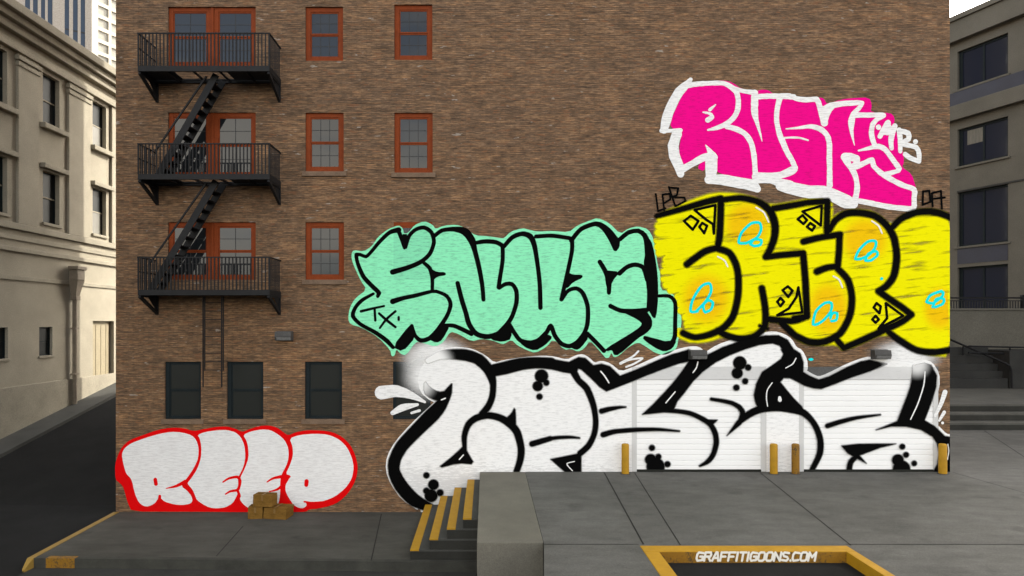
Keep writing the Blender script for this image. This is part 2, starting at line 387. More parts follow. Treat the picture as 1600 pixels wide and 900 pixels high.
# ------------------------------------------------------------------ ground
def sheet(name, pts, mat, kind='structure'):
    b = MB(); b.poly(pts); return tag(b.build(name, mat), kind=kind)
RZ = -0.24                                    # street level
sheet('ground', [(-2500,-2500,RZ-0.03),(2500,-2500,RZ-0.03),(2500,2500,RZ-0.03),(-2500,2500,RZ-0.03)], M['asphalt'])
sheet('street', [(-60,2,RZ),(-0.25,2,RZ),(-0.25,16.6,RZ),(-60,16.6,RZ)], M['street'])
def az(y): return RZ+0.004 if y <= 15.2 else (-0.236 + (y-15.2)*0.035 if y < 20.9 else -0.036 + (y-20.9)*0.192)
b = MB()
for y0, y1 in ((15.2, 20.9), (20.9, 70)):
    b.quad((-18.75,y0,az(y0)),(-11.40,y0,az(y0)),(-11.40,y1,az(y1)),(-18.75,y1,az(y1)))
tag(b.build('alley_road', M['asphalt']), kind='structure')
b = MB()
for y0, y1 in ((12, 15.2), (15.2, 20.9), (20.9, 70)):
    z0, z1 = az(y0)+0.14, az(y1)+0.14
    b.hexa([(-20.3,y0,z0-0.4),(-18.75,y0,z0-0.4),(-18.75,y1,z1-0.4),(-20.3,y1,z1-0.4),(-20.3,y0,z0),(-18.75,y0,z0),(-18.75,y1,z1),(-20.3,y1,z1)])
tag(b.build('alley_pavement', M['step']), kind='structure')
# lower pavement with its kerb, in front of the brick wall
b = MB()
FL, FR = (-11.52, 16.10), (-0.2, 15.80)
b.hexa([(FL[0],FL[1],-0.5),(FR[0],FR[1],-0.5),(FR[0],20.3,-0.5),(FL[0],20.3,-0.5),(FL[0],FL[1],0),(FR[0],FR[1],0),(FR[0],20.3,0),(FL[0],20.3,0)])
tag(b.build('pavement', M['sidewalk']), kind='structure')
def kerbpt(x): t = (x-FL[0])/(FR[0]-FL[0]); return FL[1] + t*(FR[1]-FL[1])
b = MB()                                        # kerb: a strip slightly proud of the slab
b.hexa([(FL[0],FL[1]-0.03,-0.5),(FR[0],FR[1]-0.03,-0.5),(FR[0],FR[1]-0.003,-0.5),(FL[0],FL[1]-0.003,-0.5),
        (FL[0],FL[1]-0.03,0.004),(FR[0],FR[1]-0.03,0.004),(FR[0],FR[1]+0.14,0.004),(FL[0],FL[1]+0.14,0.004)])
tag(b.build('kerb', M['kerb']), kind='structure')
b = MB()
x0, x1 = -11.05, -10.32
b.hexa([(x0,kerbpt(x0)-0.036,-0.235),(x1,kerbpt(x1)-0.036,-0.235),(x1,kerbpt(x1)+0.0,-0.235),(x0,kerbpt(x0)+0.0,-0.235),
        (x0,kerbpt(x0)-0.036,0.009),(x1,kerbpt(x1)-0.036,0.009),(x1,kerbpt(x1)+0.13,0.009),(x0,kerbpt(x0)+0.13,0.009)])
tag(b.build('kerb_marking', M['yellowworn']), kind='structure')
b = MB()
b.hexa([(-11.525,16.06,-0.3),(-11.36,16.06,-0.3),(-11.455,19.97,-0.3),(-11.625,19.97,-0.3),(-11.525,16.06,0.009),(-11.36,16.06,0.009),(-11.455,19.97,0.012),(-11.625,19.97,0.012)])
b.hexa([(-11.45,15.78,-0.3),(-11.39,15.78,-0.3),(-11.37,16.058,-0.3),(-11.524,16.058,-0.3),(-11.45,15.78,-0.17),(-11.39,15.78,-0.17),(-11.37,16.058,0.008),(-11.524,16.058,0.008)])
tag(b.build('yellow_line', M['yellowline']), kind='structure')
def joint(pts, z, w=0.022):
    b = MB()
    w *= 1.35
    for (a, c) in zip(pts, pts[1:]):
        d = Vector((c[0]-a[0], c[1]-a[1], 0)).normalized(); n = Vector((-d.y, d.x, 0))*w/2
        A, C = Vector((a[0],a[1],z)), Vector((c[0],c[1],z))
        b.quad(A-n, A+n, C+n, C-n)
    tag(b.build('slab_joint', M['joint']), kind='structure')
def gp(px, py, z): d = (CZ-z)/((py-504)/1000); return (PX(px,d), d)
joint([gp(380,822,0), gp(338,869,0)], 0.004, 0.018)
joint([gp(596,803,0), gp(580,876,0)], 0.004, 0.018)
joint([gp(20,810,0),gp(21,811,0)], -0.1, 0.01) if False else None

# raised loading platform
PT = 1.26
b = MB()
b.box(1.214, 70, 13.45, 19.995, -0.5, PT)                      # slab in front of the doors
b.box(14.49, 70, 19.995, 60, -0.5, PT-0.001)
tag(b.build('platform', M['platform']), kind='structure')
# front slab with the sunken pit
b = MB()
PXa, PXb, PYb = 3.20, 7.52, 13.36
b.hexa([(0.72,8,-0.5),(PXa,8,-0.5),(PXa,13.449,-0.5),(1.214,13.449,-0.5),(0.72,8,PT-0.004),(PXa,8,PT-0.004),(PXa,13.449,PT-0.004),(1.214,13.449,PT-0.004)])
b.box(PXb, 70, 8, 13.449, -0.5, PT-0.004)
b.box(PXa, PXb, PYb, 13.449, -0.5, PT-0.004)
tag(b.build('driveway', M['platform']), kind='structure')
sheet('pit_floor', [(PXa,8,1.03),(PXb,8,1.03),(PXb,PYb,1.03),(PXa,PYb,1.03)], M['asphalt'])
joint([(3.66,19.9),(3.30,13.45)], PT+0.004, 0.026); joint([(4.60,19.9),(4.06,13.40)], PT+0.004, 0.02)
joint([(8.50,19.9),(7.62,13.38)], PT+0.004, 0.024); joint([(1.214,13.45),(3.2,13.45)], PT+0.004, 0.016); joint([(7.55,13.45),(30,13.45)], PT+0.004, 0.016)
joint([(14.50,19.9),(14.72,17.5),(15.2,14)], PT+0.004, 0.022)
joint([gp(1538,673,PT), gp(1602,715,PT), gp(1700,790,PT)], PT+0.003, 0.024)

kb = thing('pit_kerb', 'yellow painted kerb with white lettering round the sunken pit', 'kerb', (5.36, 13.0, 1.03))
b = MB()
b.box(PXa+0.002-5.36, PXb-0.002-5.36, 0.02, 0.36-0.002, 0, 0.236, 0, 0.012)
far = b.build('far_kerb', M['yellow'], kb)
b = MB(); b.box(PXa+0.002-5.36, PXa+0.31-5.36, -5, 0.018, 0, 0.236, 0, 0.012); b.build('side_kerb', M['yellow'], kb)
b = MB(); b.box(PXb-0.2-5.36, PXb-0.002-5.36, -5, 0.018, 0, 0.236, 0, 0.012); b.build('side_kerb', M['yellow'], kb)
b = MB(); b.box(PXa+0.312-5.36, PXb-0.202-5.36, 0.014, 0.021, 0.002, 0.222); b.build('kerb_face', M['yellowworn'], kb)

# concrete block and the four dock steps
b = MB(); b.box(-0.2, 1.208, 13.55, 19.98, -0.5, PT+0.003, 0, 0.018)
blk = tag(b.build('concrete_block', M['block']), 'big weathered grey concrete block beside the yellow edged steps', 'concrete block')
ds = thing('dock_steps', 'four dark concrete steps with yellow nosings rising to the platform', 'steps', (-1.0, 18, 0))
sx = [-1.90, -1.42, -0.985, -0.585, -0.203]; sz = [0.25, 0.52, 0.78, 1.03]
for i in range(4):
    b = MB(); b.box(sx[i]+1.0, -0.203+1.0, 15.98-18+0.004*i, 19.94-18, 0.002 if i == 0 else sz[i-1]+0.0005, sz[i], 0, 0.008)
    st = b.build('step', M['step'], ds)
    b = MB(); b.box(sx[i]+1.0-0.003, sx[i]+1.0+0.215, 15.977-18+0.004*i, 19.93-18, sz[i]-0.035, sz[i]+0.004); b.build('nosing', M['yellow'], st)
    b = MB(); b.box(sx[i]+1.0+0.004, -0.203+1.0-0.004, 15.97-18+0.004*i, 15.979-18+0.004*i, (0.006 if i == 0 else sz[i-1]+0.004), sz[i]-0.045); b.build('riser', M['riser'], st)  # thin sheet on the camera side, shade put into its darker colour
# ------------------------------------------------------------------ the brick building
BL, BR_, BTOP, BDEP = wx(181), wx(1484), 30.0, 19.9
bb = thing('brick_building', 'tall brown brick building covered in graffiti with rust red windows', 'building', (0, 20, 0))
UP = [(477,536,10.5,95),(616,675.5,7,93.5),(477,537,176,268),(616,676,176,270),(477,537.5,347,437)]
PAIR = [(262.4,399.5,10.5,103),(262.4,399.5,175.5,276),(262.4,399.5,347,437)]
LOW = [(257,314,565,655),(354,411.5,565,655),(476,534.5,565,655)]
MINTWIN = (615,675.5,347,437); WHITEWIN = (614,673,565,655)
DOORS = [(987,1197),(1248,1466)]
DZ0, DZ1, DREC = PT, wz(573), 0.012
holes = []
def hole(w, rec): holes.append((wx(w[0]), wx(w[1]), wz(w[3]), wz(w[2]), rec))
for w in UP + PAIR: hole(w, 0.16)
for w in LOW: hole(w, 0.16)
hole(MINTWIN, 0.03); hole(WHITEWIN, 0.03)
# further storeys above the frame, so that the wall is whole
for z in (19.2, 22.6, 26.0):
    for (a, c) in ((477,536),(616,676),(262.4,399.5)): holes.append((wx(a), wx(c), z-1.7, z, 0.16))
for d in DOORS: holes.append((wx(d[0]), wx(d[1]), DZ0, DZ1, 0.10))
wb = wall_mb(BL, BR_, -0.6, BTOP, holes, BDEP)
wb.build('wall', M['brick'], bb, fix=False)
b = MB(); b.box(BL-0.12, BR_+0.12, -0.12, 0.3, BTOP+0.003, BTOP+0.35, 0, 0.02); b.build('coping', M['sill'], bb)

def sash_window(parent, x0, x1, z0, z1, rec, frame, lights=(3, 2), fw=0.15, pane=None, sill=True, mid=None, upper_pane=None, sillmat=None, yb=0.0, blind=None, jamb_left=0.0):
    """double-hung window in an opening; frame > two sashes, panes, glazing bars, sill"""
    pane = pane or M['glass']; up = upper_pane or pane
    yo = yb + rec - 0.10 if rec > 0.1 else yb + 0.004
    fd = 0.085 if rec > 0.1 else 0.02
    f = MB(); e = 0.002
    f.box(x0+e, x0+fw+jamb_left, yo, yo+fd, z0+e, z1-e); f.box(x1-fw, x1-e, yo, yo+fd, z0+e, z1-e)
    f.box(x0+fw+jamb_left+e, x1-fw-e, yo, yo+fd, z1-fw*0.9, z1-e); f.box(x0+fw+jamb_left+e, x1-fw-e, yo, yo+fd, z0+e, z0+fw*0.85)
    win = f.build('window', frame, parent)
    a, c, d, t = x0+fw+jamb_left+e, x1-fw-e, z0+fw*0.85+e, z1-fw*0.9-e
    m = mid if mid is not None else (d+t)/2
    for k, (lo, hi, yy) in enumerate(((d, m, yo+0.03), (m, t, yo+0.016))):
        if rec < 0.1: yy = yo+0.006
        s = MB(); r = 0.045
        s.box(a, c, yy, yy+0.03, hi-r+(0.002 if k == 0 else 0), hi-0.001); s.box(a, c, yy, yy+0.03, lo+0.001, lo+r-0.002)
        s.box(a, a+0.03, yy+0.001, yy+0.029, lo+r, hi-r); s.box(c-0.03, c, yy+0.001, yy+0.029, lo+r, hi-r)
        so_ = s.build('sash', frame, win)
        g_ = MB(); g_.box(a+0.031, c-0.031, yy+0.012, yy+0.018, lo+r, hi-r); g_.build('pane', up if k else pane, win)
        if lights:
            q = MB(); nx, nz = lights
            for i in range(1, nx): x = a+0.03+(c-a-0.06)*i/nx; q.box(x-0.009, x+0.009, yy+0.004, yy+0.0115, lo+r, hi-r)
            for j in range(1, nz): z = lo+r+(hi-lo-2*r)*j/nz; q.box(a+0.031, c-0.031, yy+0.005, yy+0.0112, z-0.009, z+0.009)
            q.build('glazing_bar', M['muntin'], win)
    if sill:
        s = MB(); s.box(x0-0.09, x1+0.09, yb-0.055, yb+rec*0.5 if rec > .1 else yb-0.003, z0-0.15, z0-0.002, 0, 0.012); s.build('sill', sillmat or M['sill'], win)
    return win
for i, w in enumerate(UP):
    o = sash_window(bb, wx(w[0]), wx(w[1]), wz(w[3]), wz(w[2]), 0.16, M['redframe'], fw=0.15, sill=(i > 1))
for w in PAIR:
    x0, x1, z0, z1 = wx(w[0]), wx(w[1]), wz(w[3]), wz(w[2])
    xm = (x0+x1)/2
    for k, (a, c) in enumerate(((x0, xm-0.045), (xm+0.045, x1))):
        sash_window(bb, a, c, z0, z1, 0.16, M['redframe'], fw=0.14, sill=False, lights=(2, 2))
    b = MB(); b.box(xm-0.042, xm+0.042, 0.03, 0.15, z0+0.004, z1-0.004, 0, 0.008); b.build('mullion', M['redframe'], bb)
for w in LOW:
    sash_window(bb, wx(w[0]), wx(w[1]), wz(w[3]), wz(w[2]), 0.16, M['darkframe'], lights=None, fw=0.06, pane=M['darkglass'], jamb_left=0.07)
sash_window(bb, wx(MINTWIN[0]), wx(MINTWIN[1]), wz(MINTWIN[3]), wz(MINTWIN[2]), 0.03, M['redframe'], sill=False)
sash_window(bb, wx(WHITEWIN[0]), wx(WHITEWIN[1]), wz(WHITEWIN[3]), wz(WHITEWIN[2]), 0.03, M['darkframe'], lights=None, fw=0.06, pane=M['darkglass'], sill=False)
for z in (19.2, 22.6, 26.0):
    for (a, c) in ((477,536),(616,676),(262.4,399.5)): sash_window(bb, wx(a), wx(c), z-1.7, z, 0.16, M['redframe'], sill=False)

# roll-up doors in steel frames
for (a, c) in DOORS:
    x0, x1 = wx(a), wx(c); jw = 0.16; hz = wz(593)
    s = MB(); n = 17; zz = [DZ0+0.012 + (hz-0.004-DZ0-0.012)*i/n for i in range(n+1)]
    for i in range(n):                       # each slat bulges a little, with a dark groove above it
        za, zb = zz[i], zz[i+1]; y = DREC
        pr = [(y+0.024, za), (y+0.002, za+0.012), (y, za+0.04), (y, zb-0.04), (y+0.002, zb-0.012), (y+0.024, zb)]
        for (ya, z1_), (yb2, z2_) in zip(pr, pr[1:]): s.quad((x0+jw+0.001,ya,z1_),(x1-jw-0.001,ya,z1_),(x1-jw-0.001,yb2,z2_),(x0+jw+0.001,yb2,z2_))
    door = s.build('roll_up_door', M['door'], bb)
    q = MB(); q.box(x0+jw+0.004, x1-jw-0.004, -0.03, 0.04, DZ0+0.005, DZ0+0.072, 0, 0.006); q.build('door_gap_strip', M['doorgap'], door)  # dark strip stands in for the shaded gap below the door
    for (p_, q_) in ((x0+0.002, x0+jw), (x1-jw, x1-0.002)):
        dr = MB(); dr.box(p_, q_, -0.004, 0.09, DZ0+0.004, hz); dr.build('jamb', M['jamb'], door)
    h = MB(); h.box(x0+0.002, x1-0.002, -0.004, 0.09, hz+0.002, DZ1-0.10); h.box(x0+0.002, x1-0.002, -0.007, 0.09, DZ1-0.098, DZ1-0.003); h.build('lintel', M['lintel'], door)

# wall lamps
lamp = thing('wall_lamp', 'small dark box lamp above the dark ground floor windows', 'wall lamp', (wx(445.5), 19.99, wz(525)), 0, 'box lamps on the brick wall')
b = MB(); b.box(-0.265, 0.265, -0.035, 0, -0.15, 0.15, 0, 0.01); b.build('back_plate', M['lamp'], lamp)
b = MB()
for (x0, x1, mi) in ((-0.255, 0.255, 0),):
    prof = [(-0.036, -0.135), (-0.20, -0.135), (-0.235, -0.02), (-0.20, 0.135), (-0.036, 0.135)]
    b.poly([(x0, y, z) for y, z in prof]); b.poly([(x1, y, z) for y, z in reversed(prof)])
    for (p, q) in zip(prof, prof[1:]+prof[:1]): b.quad((x0,*p),(x1,*p),(x1,*q),(x0,*q))
hs_ = b.build('housing', M['lamp'], lamp)
b = MB(); a0, a1 = Vector((0,-0.203,-0.128)), Vector((0,-0.2375,-0.022))
b.hexa([(-0.2,-0.207,-0.125),(0.245,-0.207,-0.125),(0.245,-0.19,-0.125),(-0.2,-0.19,-0.125),(-0.2,-0.241,-0.03),(0.245,-0.241,-0.03),(0.245,-0.225,-0.03),(-0.2,-0.225,-0.03)]); b.build('lens', M['lens'], lamp)
b = MB(); b.hexa([(-0.2,-0.2405,-0.012),(0.245,-0.2405,-0.012),(0.245,-0.22,-0.012),(-0.2,-0.22,-0.012),(-0.2,-0.209,0.12),(0.245,-0.209,0.12),(0.245,-0.19,0.12),(-0.2,-0.19,0.12)]); b.build('visor', M['lamp'], lamp)
for px, py, lab in ((1088.5,554,'small grey box lamp above the left roll-up door, under the yellow graffiti'),(1373,553.5,'small grey box lamp above the right roll-up door, next to white spray haze')):
    c = copy_tree(lamp); c.location = (wx(px), 19.99, wz(py)); c['label'] = lab

# bollards
bol = thing('bollard', 'clean yellow bollard left of the left roll-up door', 'bollard', (PX(977,19.72), 19.72, PT), 0, 'yellow bollards at the roll-up doors')
def bollard_mb(h):
    b = MB(); r = 0.115; b.tube([(0,0,0.002),(0,0,0.03),(0,0,h-0.05),(0,0,h-0.02),(0,0,h-0.004),(0,0,h)], [r,r,r,r*0.93,r*0.72,r*0.3], 20); return b
bollard_mb(0.93).build('post', M['yellow'], bol, smooth=True)
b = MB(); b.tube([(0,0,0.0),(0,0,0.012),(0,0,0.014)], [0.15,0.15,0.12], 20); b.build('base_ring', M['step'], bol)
for px, mat, lab in ((1209,'yellow','clean yellow bollard on the pier between the two roll-up doors, left of its scuffed neighbour'),(1243,'yellowworn','scuffed dark yellow bollard by the left edge of the right roll-up door'),(1473,'yellow','clean yellow bollard at the right corner of the brick wall')):
    c = copy_tree(bol); c.location = (PX(px,19.72), 19.72, PT); c['label'] = lab
    if mat != 'yellow':
        for ch in c.children:
            if ch.name.startswith('post'): ch.data = ch.data.copy(); ch.data.materials[0] = M[mat]

# cardboard boxes
def carton(label, loc, rz, w, d, h, skew=0.0, flap=False):
    t = thing('cardboard_box', label, 'cardboard box', loc, rz, 'cardboard boxes heaped at the wall')
    b = MB(); bm = bmesh.new(); bmesh.ops.create_cube(bm, size=1)
    for v in bm.verts: v.co = Vector((v.co.x*w + (v.co.z+0.5)*skew, v.co.y*d, (v.co.z+0.5)*h + 0.003))
    bmesh.ops.subdivide_edges(bm, edges=bm.edges[:], cuts=5, use_grid_fill=True)
    for v in bm.verts:
        k = math.sin(v.co.x*17+v.co.z*9+loc[0]*5)*math.sin(v.co.z*13+v.co.y*11+rz)*0.009
        v.co += v.normal*0 + Vector((k*0.6, k, k*0.3 if v.co.z > 0.1 else 0))
    b.addbm(bm); bm.free(); b.build('carton', M['card'], t)
    b = MB(); b.box(-0.03, 0.03, -d/2-0.013, -d/2-0.0105, h*0.55, h-0.004); b.box(-0.03, 0.03, -d/2-0.012, d/2, h+0.011, h+0.0135); b.build('tape', M['tape'], t)
    b = MB(); b.box(-w/2+0.015+skew, w/2-0.015+skew, -0.006, 0.006, h+0.009, h+0.0125); b.build('flap_seam', M['joint'], t)
    return t
carton('small brown cardboard box on the pavement, left of the larger box', (PX(400.5,19.42), 19.47, 0), R(4), 0.43, 0.38, 0.35)
carton('largest brown cardboard box lying on the pavement, right side turned to view', (PX(434.5,19.46), 19.50, 0), R(-9), 0.72, 0.50, 0.33, 0.02)
carton('brown cardboard box resting on top of the other two', (PX(413.5,19.42), 19.46, 0.364), R(-7), 0.60, 0.36, 0.35)

# ------------------------------------------------------------------ fire escape
fe = thing('fire_escape', 'black iron fire escape with three balconies, stairs and drop ladder', 'fire escape', (-8.4, 20, 0))
FX0, FX1, FD = -10.32+8.4, -6.42+8.4, 1.06
floors = [13.49, 10.29, 6.86]
rails = [14.50, 11.23, 7.87]
for k, (zf, zr) in enumerate(zip(floors, rails)):
    p = MB()
    p.box(FX0, FX1, -FD, -FD+0.04, zf-0.13, zf+0.03); p.box(FX0, FX0+0.04, -FD+0.041, -0.004, zf-0.13, zf+0.03); p.box(FX1-0.04, FX1, -FD+0.041, -0.004, zf-0.13, zf+0.03)
    p.box(FX0+0.041, FX1-0.041, -0.06, -0.004, zf-0.10, zf+0.02)
    for q in range(1, 5): x = FX0 + (FX1-FX0)*q/5; p.box(x-0.02, x+0.02, -FD+0.041, -0.062, zf-0.09, zf-0.028)
    hole0, hole1 = (0.22, 1.45) if k < 2 else (0.62, 1.42)
    n = 19
    for q in range(n):
        y0 = -FD+0.045 + (FD-0.12)*q/n; y1 = y0 + (FD-0.12)/n*0.72
        if k < 2 and 0.30 < (y0+FD) < 0.92:
            p.box(FX0+0.042, FX0+0.9+0.0, y0, y1, zf-0.026, zf); p.box(FX0+2.5, FX1-0.042, y0, y1, zf-0.026, zf)
        else: p.box(FX0+0.042, FX1-0.042, y0, y1, zf-0.026, zf)
    pf = p.build('balcony', M['iron'], fe)
    r = MB()
    r.box(FX0-0.012, FX1+0.012, -FD-0.012, -FD+0.028, zr-0.035, zr); r.box(FX0-0.012, FX0+0.028, -FD+0.029, -0.004, zr-0.035, zr); r.box(FX1-0.028, FX1+0.012, -FD+0.029, -0.004, zr-0.035, zr)
    r.box(FX0, FX0+0.02, -FD+0.03, -0.004, zr-0.46, zr-0.43)
    nb = 36
    for q in range(nb+1):
        x = FX0+0.014 + (FX1-FX0-0.028)*q/nb; w = 0.0165 if q % 9 else 0.022
        r.box(x-w, x+w, -FD-0.002, -FD+0.02, zf+0.031, zr-0.036)
    for q in range(1, 9):
        y = -FD + FD*q/9
        r.box(FX0+0.002, FX0+0.024, y-0.0115, y+0.0115, zf+0.031, zr-0.036); r.box(FX1-0.024, FX1-0.002, y-0.0115, y+0.0115, zf+0.031, zr-0.036)
    r.build('railing', M['iron'], pf)
    for x in (FX0+0.04, FX1-0.04):
        c = MB(); h = 0.52
        c.bar((x, -FD+0.03, zf-0.16), (x, -0.03, zf-0.13-h), 0.075, 0.085); c.box(x-0.04, x+0.04, -0.055, -0.003, zf-0.13-h-0.05, zf-0.131)
        c.bar((x, -FD+0.03, zf-0.16), (x, -0.05, zf-0.16), 0.06, 0.05)
        if x > 0 or True: c.poly([(x, -FD*0.55, zf-0.15), (x, -0.05, zf-0.15), (x, -0.05, zf-0.13-h*0.9)])
        c.build('bracket', M['iron'], pf, fix=False)
def stair(ztop, zbot, xt, xb):
    ya, yb = -0.72, -0.20
    s = MB()
    for y in (ya, yb): s.bar((xb, y, zbot), (xt, y, ztop), 0.03, 0.20)
    st = s.build('stair', M['iron'], fe)
    t = MB(); n = 12
    for i in range(1, n):
        f = i/n; x = xb+(xt-xb)*f; z = zbot+(ztop-zbot)*f
        t.box(x-0.13, x+0.10, ya+0.017, yb-0.017, z-0.025, z); t.box(x-0.13, x-0.115, ya+0.017, yb-0.017, z-0.07, z-0.0255)
    t.build('treads', M['iron'], st)
    h = MB(); off = 0.86
    h.bar((xb-0.05, ya-0.02, zbot+off-0.1), (xt-0.28, ya-0.02, ztop-0.45+0.03+off-0.5), 0.045, 0.045)
    h.build('handrail', M['iron'], st)
    return st
stair(floors[0]-0.10, floors[1]+0.02, wx(353)+8.4, wx(264)+8.4)
stair(floors[1]-0.10, floors[2]+0.02, wx(353)+8.4, wx(254)+8.4)
# drop ladder under the lowest balcony
ly = -0.5; zt, zbt = floors[2]-0.14, PZ(605, 19.5)
l = MB()
xl, xr = PX(318.5,19.5)+8.4, PX(347.5,19.5)+8.4
for x in (xl, xr):
    l.box(x-0.035, x-0.012, ly-0.025, ly+0.025, zbt, zt); 
    l.box(x+0.016, x+0.038, ly-0.025, ly+0.025, zbt+0.5, zt)
ld = l.build('ladder', M['iron'], fe)
rg = MB(); z = zbt+0.52
while z < zt-0.05: rg.tube([(xl+0.038,ly,z),(xr-0.035,ly,z)], 0.0125, 8); z += 0.257
rg.build('rungs', M['iron'], ld)

# ------------------------------------------------------------------ stone building across the alley
lb = thing('stone_building', 'cream stone office building with heavy cornice across the alley', 'building', (-20, 20, 0), R(90))
def LD(px): return 20000/(760-px) - 20        # local x on that facade from a picture column
cols_ = [(3.4, 4.55), (5.75, 6.95), (8.86, 9.98), (12.50, 13.66)]
cols_[1] = (5.72, 6.72)
rows_ = [(14.92, 17.22), (10.46, 12.80)]
lh = []
for (a, c) in [(2.35-2.9, 3.5-2.9), (2.55, 3.6)] + cols_[1:]:
    for (d, e) in rows_: lh.append((a, c, d, e, 0.30))
smalls = [(5.9, 6.75), (8.62, 9.5)]
for (a, c) in smalls: lh.append((a, c, 4.42, 5.72, 0.22))
DOORL = (LD(145), LD(178))
lh.append((DOORL[0], DOORL[1], 2.35, 6.0, 0.25))
LX0, LX1 = -14, 16.2
wall_mb(LX0, LX1, -1, 19.0, lh, 14).build('wall', M['stone'], lb, fix=False)
def band(name, z0, z1, out, parent=lb, x0=LX0, x1=LX1, mat='stone2', y1=-0.003):
    b = MB(); b.box(x0-out, x1+out, -out, y1, z0, z1, 0, min(0.03, out*0.3)); return b.build(name, M[mat], parent)
cor = band('cornice', 18.75, 19.12, 0.75)
band('cornice_moulding', 18.45, 18.745, 0.52, cor); band('cornice_moulding', 18.10, 18.445, 0.30, cor); band('cornice_moulding', 17.62, 17.80, 0.14, cor); band('cornice_moulding', 17.40, 17.615, 0.22, cor)
bl = band('belt_course', 9.86, 10.14, 0.16); band('belt_moulding', 9.42, 9.62, 0.08, bl); band('belt_moulding', 8.92, 9.12, 0.13, bl); band('belt_moulding', 7.72, 7.9, 0.07, bl)
band('water_table', -1, 3.22, 0.07)
for (a, c) in ((3.95, 5.35), (7.2, 8.45), (10.5, 12.15)):
    b = MB(); b.box(a, c, -0.12, -0.003, 10.145, 17.395, 0, 0.02); pl_ = b.build('pilaster', M['stone'], lb)
    b = MB()
    for i, (z, o) in enumerate(((16.85, 0.05), (17.1, 0.09))): b.box(a-o, c+o, -0.12-o, -0.004, z, z+0.18, 0, 0.02)
    b.build('pilaster_cap', M['stone2'], pl_)
b = MB(); b.box(14.0, LX1, -0.12, -0.003, 10.145, 17.395, 0, 0.02); b.build('pilaster', M['stone'], lb)
for (a, c) in [(2.55, 3.6)] + cols_[1:]:
    for k, (d, e) in enumerate(rows_):
        w = sash_window(lb, a, c, d, e, 0.30, M['darkframe'], lights=None, fw=0.05, pane=M['curtainglass'], sill=False)
        r = MB(); mz = (d+e)/2; r.box(a+0.06, c-0.06, 0.195, 0.214, mz-0.03, mz+0.03); r.build('meeting_rail', M['stone2'], w)
        if k == 0: s = MB(); s.box(a-0.22, c+0.35, -0.26, 0.1, d-0.24, d-0.004, 0, 0.03); s.build('sill', M['stone2'], w)
        else:
            s = MB(); s.box(a-0.22, c+0.35, -0.26, -0.004, e+0.08, e+0.30, 0, 0.03); s.build('hood', M['stone2'], w)
            s = MB(); s.box(a-0.08, c+0.1, -0.10, 0.1, d-0.14, d-0.004, 0, 0.02); s.build('sill', M['stone2'], w)
        if a > 12 or (a > 8.5 and k == 0 and False):
            cu = MB(); cu.box(a+0.08, c-0.08, 0.214, 0.2165, d+0.05, mz-0.04); cu.build('curtain', M['blind'], w)
for (a, c) in smalls:
    w = sash_window(lb, a, c, 4.42, 5.72, 0.22, M['darkframe'], lights=None, fw=0.05, pane=M['curtainglass'], sill=False)
    s = MB(); s.box(a-0.06, c+0.06, -0.06, 0.1, 4.32, 4.416, 0, 0.015); s.build('sill', M['stone2'], w)
b = MB(); b.box(DOORL[0]+0.002, DOORL[1]-0.002, 0.2, 0.24, 2.35, 5.998)
for i in range(4): b.box(DOORL[0]+0.12+i*0.44, DOORL[0]+0.46+i*0.44, 0.185, 0.2, 2.5, 5.8)
b.build('door', M['tanmetal'], lb)
b = MB(); px_ = LD(111); b.tube([(px_, -0.18, 2.0), (px_, -0.18, 7.2)], 0.10, 12)
dp = b.build('drainpipe', M['pipe'], lb, smooth=False)
b = MB(); b.box(px_-0.28, px_+0.28, -0.5, -0.075, 7.95, 8.45, 0, 0.04); b.box(px_-0.36, px_+0.36, -0.56, -0.076, 8.452, 8.62, 0, 0.03)
b.hexa([(px_-0.13,-0.32,7.2),(px_+0.13,-0.32,7.2),(px_+0.13,-0.074,7.2),(px_-0.13,-0.074,7.2),(px_-0.27,-0.49,7.949),(px_+0.27,-0.49,7.949),(px_+0.27,-0.074,7.949),(px_-0.27,-0.074,7.949)])
b.box(px_-0.18, px_+0.18, -0.36, -0.073, 7.0, 7.198, 0, 0.02); b.build('hopper_head', M['pipe'], dp)
b = MB()
for z in (3.4, 5.6): b.box(px_-0.16, px_+0.16, -0.3, -0.071, z, z+0.08)
b.build('pipe_strap', M['pipe'], dp)

# ------------------------------------------------------------------ towers beyond
TO = (PX(142.5, 62.0), 62.0); TPH = R(34)
tg = thing('grey_tower', 'pale grey office tower with tall dark glass strips above the cornice', 'tower', (TO[0], TO[1], 0), TPH)
def ts(px): t = (px-760)/1000; return (t*TO[1]-TO[0])/(math.cos(TPH)-t*math.sin(TPH))
strips = [(14,22),(39,47),(51.5,59),(64,70.5),(74.5,82),(101,108),(114,121.5),(126,133)]
th = [(ts(a), ts(c), 25, 66, 0.14) for a, c in strips]
wall_mb(ts(-60), 0, -1, 68, th, 9).build('wall', M['towerstone'], tg, fix=False)
for h in th:
    b = MB(); b.box(h[0]+0.002, h[1]-0.002, 0.10, 0.13, 25.002, 65.998); w = b.build('window_strip', M['towerglass'], tg)
    b = MB()
    z = 27.0
    while z < 65: b.box(h[0]+0.003, h[1]-0.003, 0.08, 0.099, z, z+0.12); z += 3.4
    b.build('transom', M['muntin'], w)
tw = thing('white_tower', 'sunlit white tower with a grid of panes at the alley end', 'tower', (PX(143.5,90), 90, 0), math.atan2(1.0, 0.5))
th = []; xw = 0.9; i = 0
wd_ = [1.6, 1.6, 1.2, 2.0, 1.2, 2.0, 1.2, 2.0, 1.2, 2.0]
for w_ in wd_:
    for j in range(34): th.append((xw, xw+w_*0.95, 20+j*1.75, 20+j*1.75+1.22, 0.25))
    xw += w_*0.95+0.42
wall_mb(0, xw+0.5, -1, 82, th, 12).build('wall', M['towerwhite'], tw, fix=False)
b = MB()
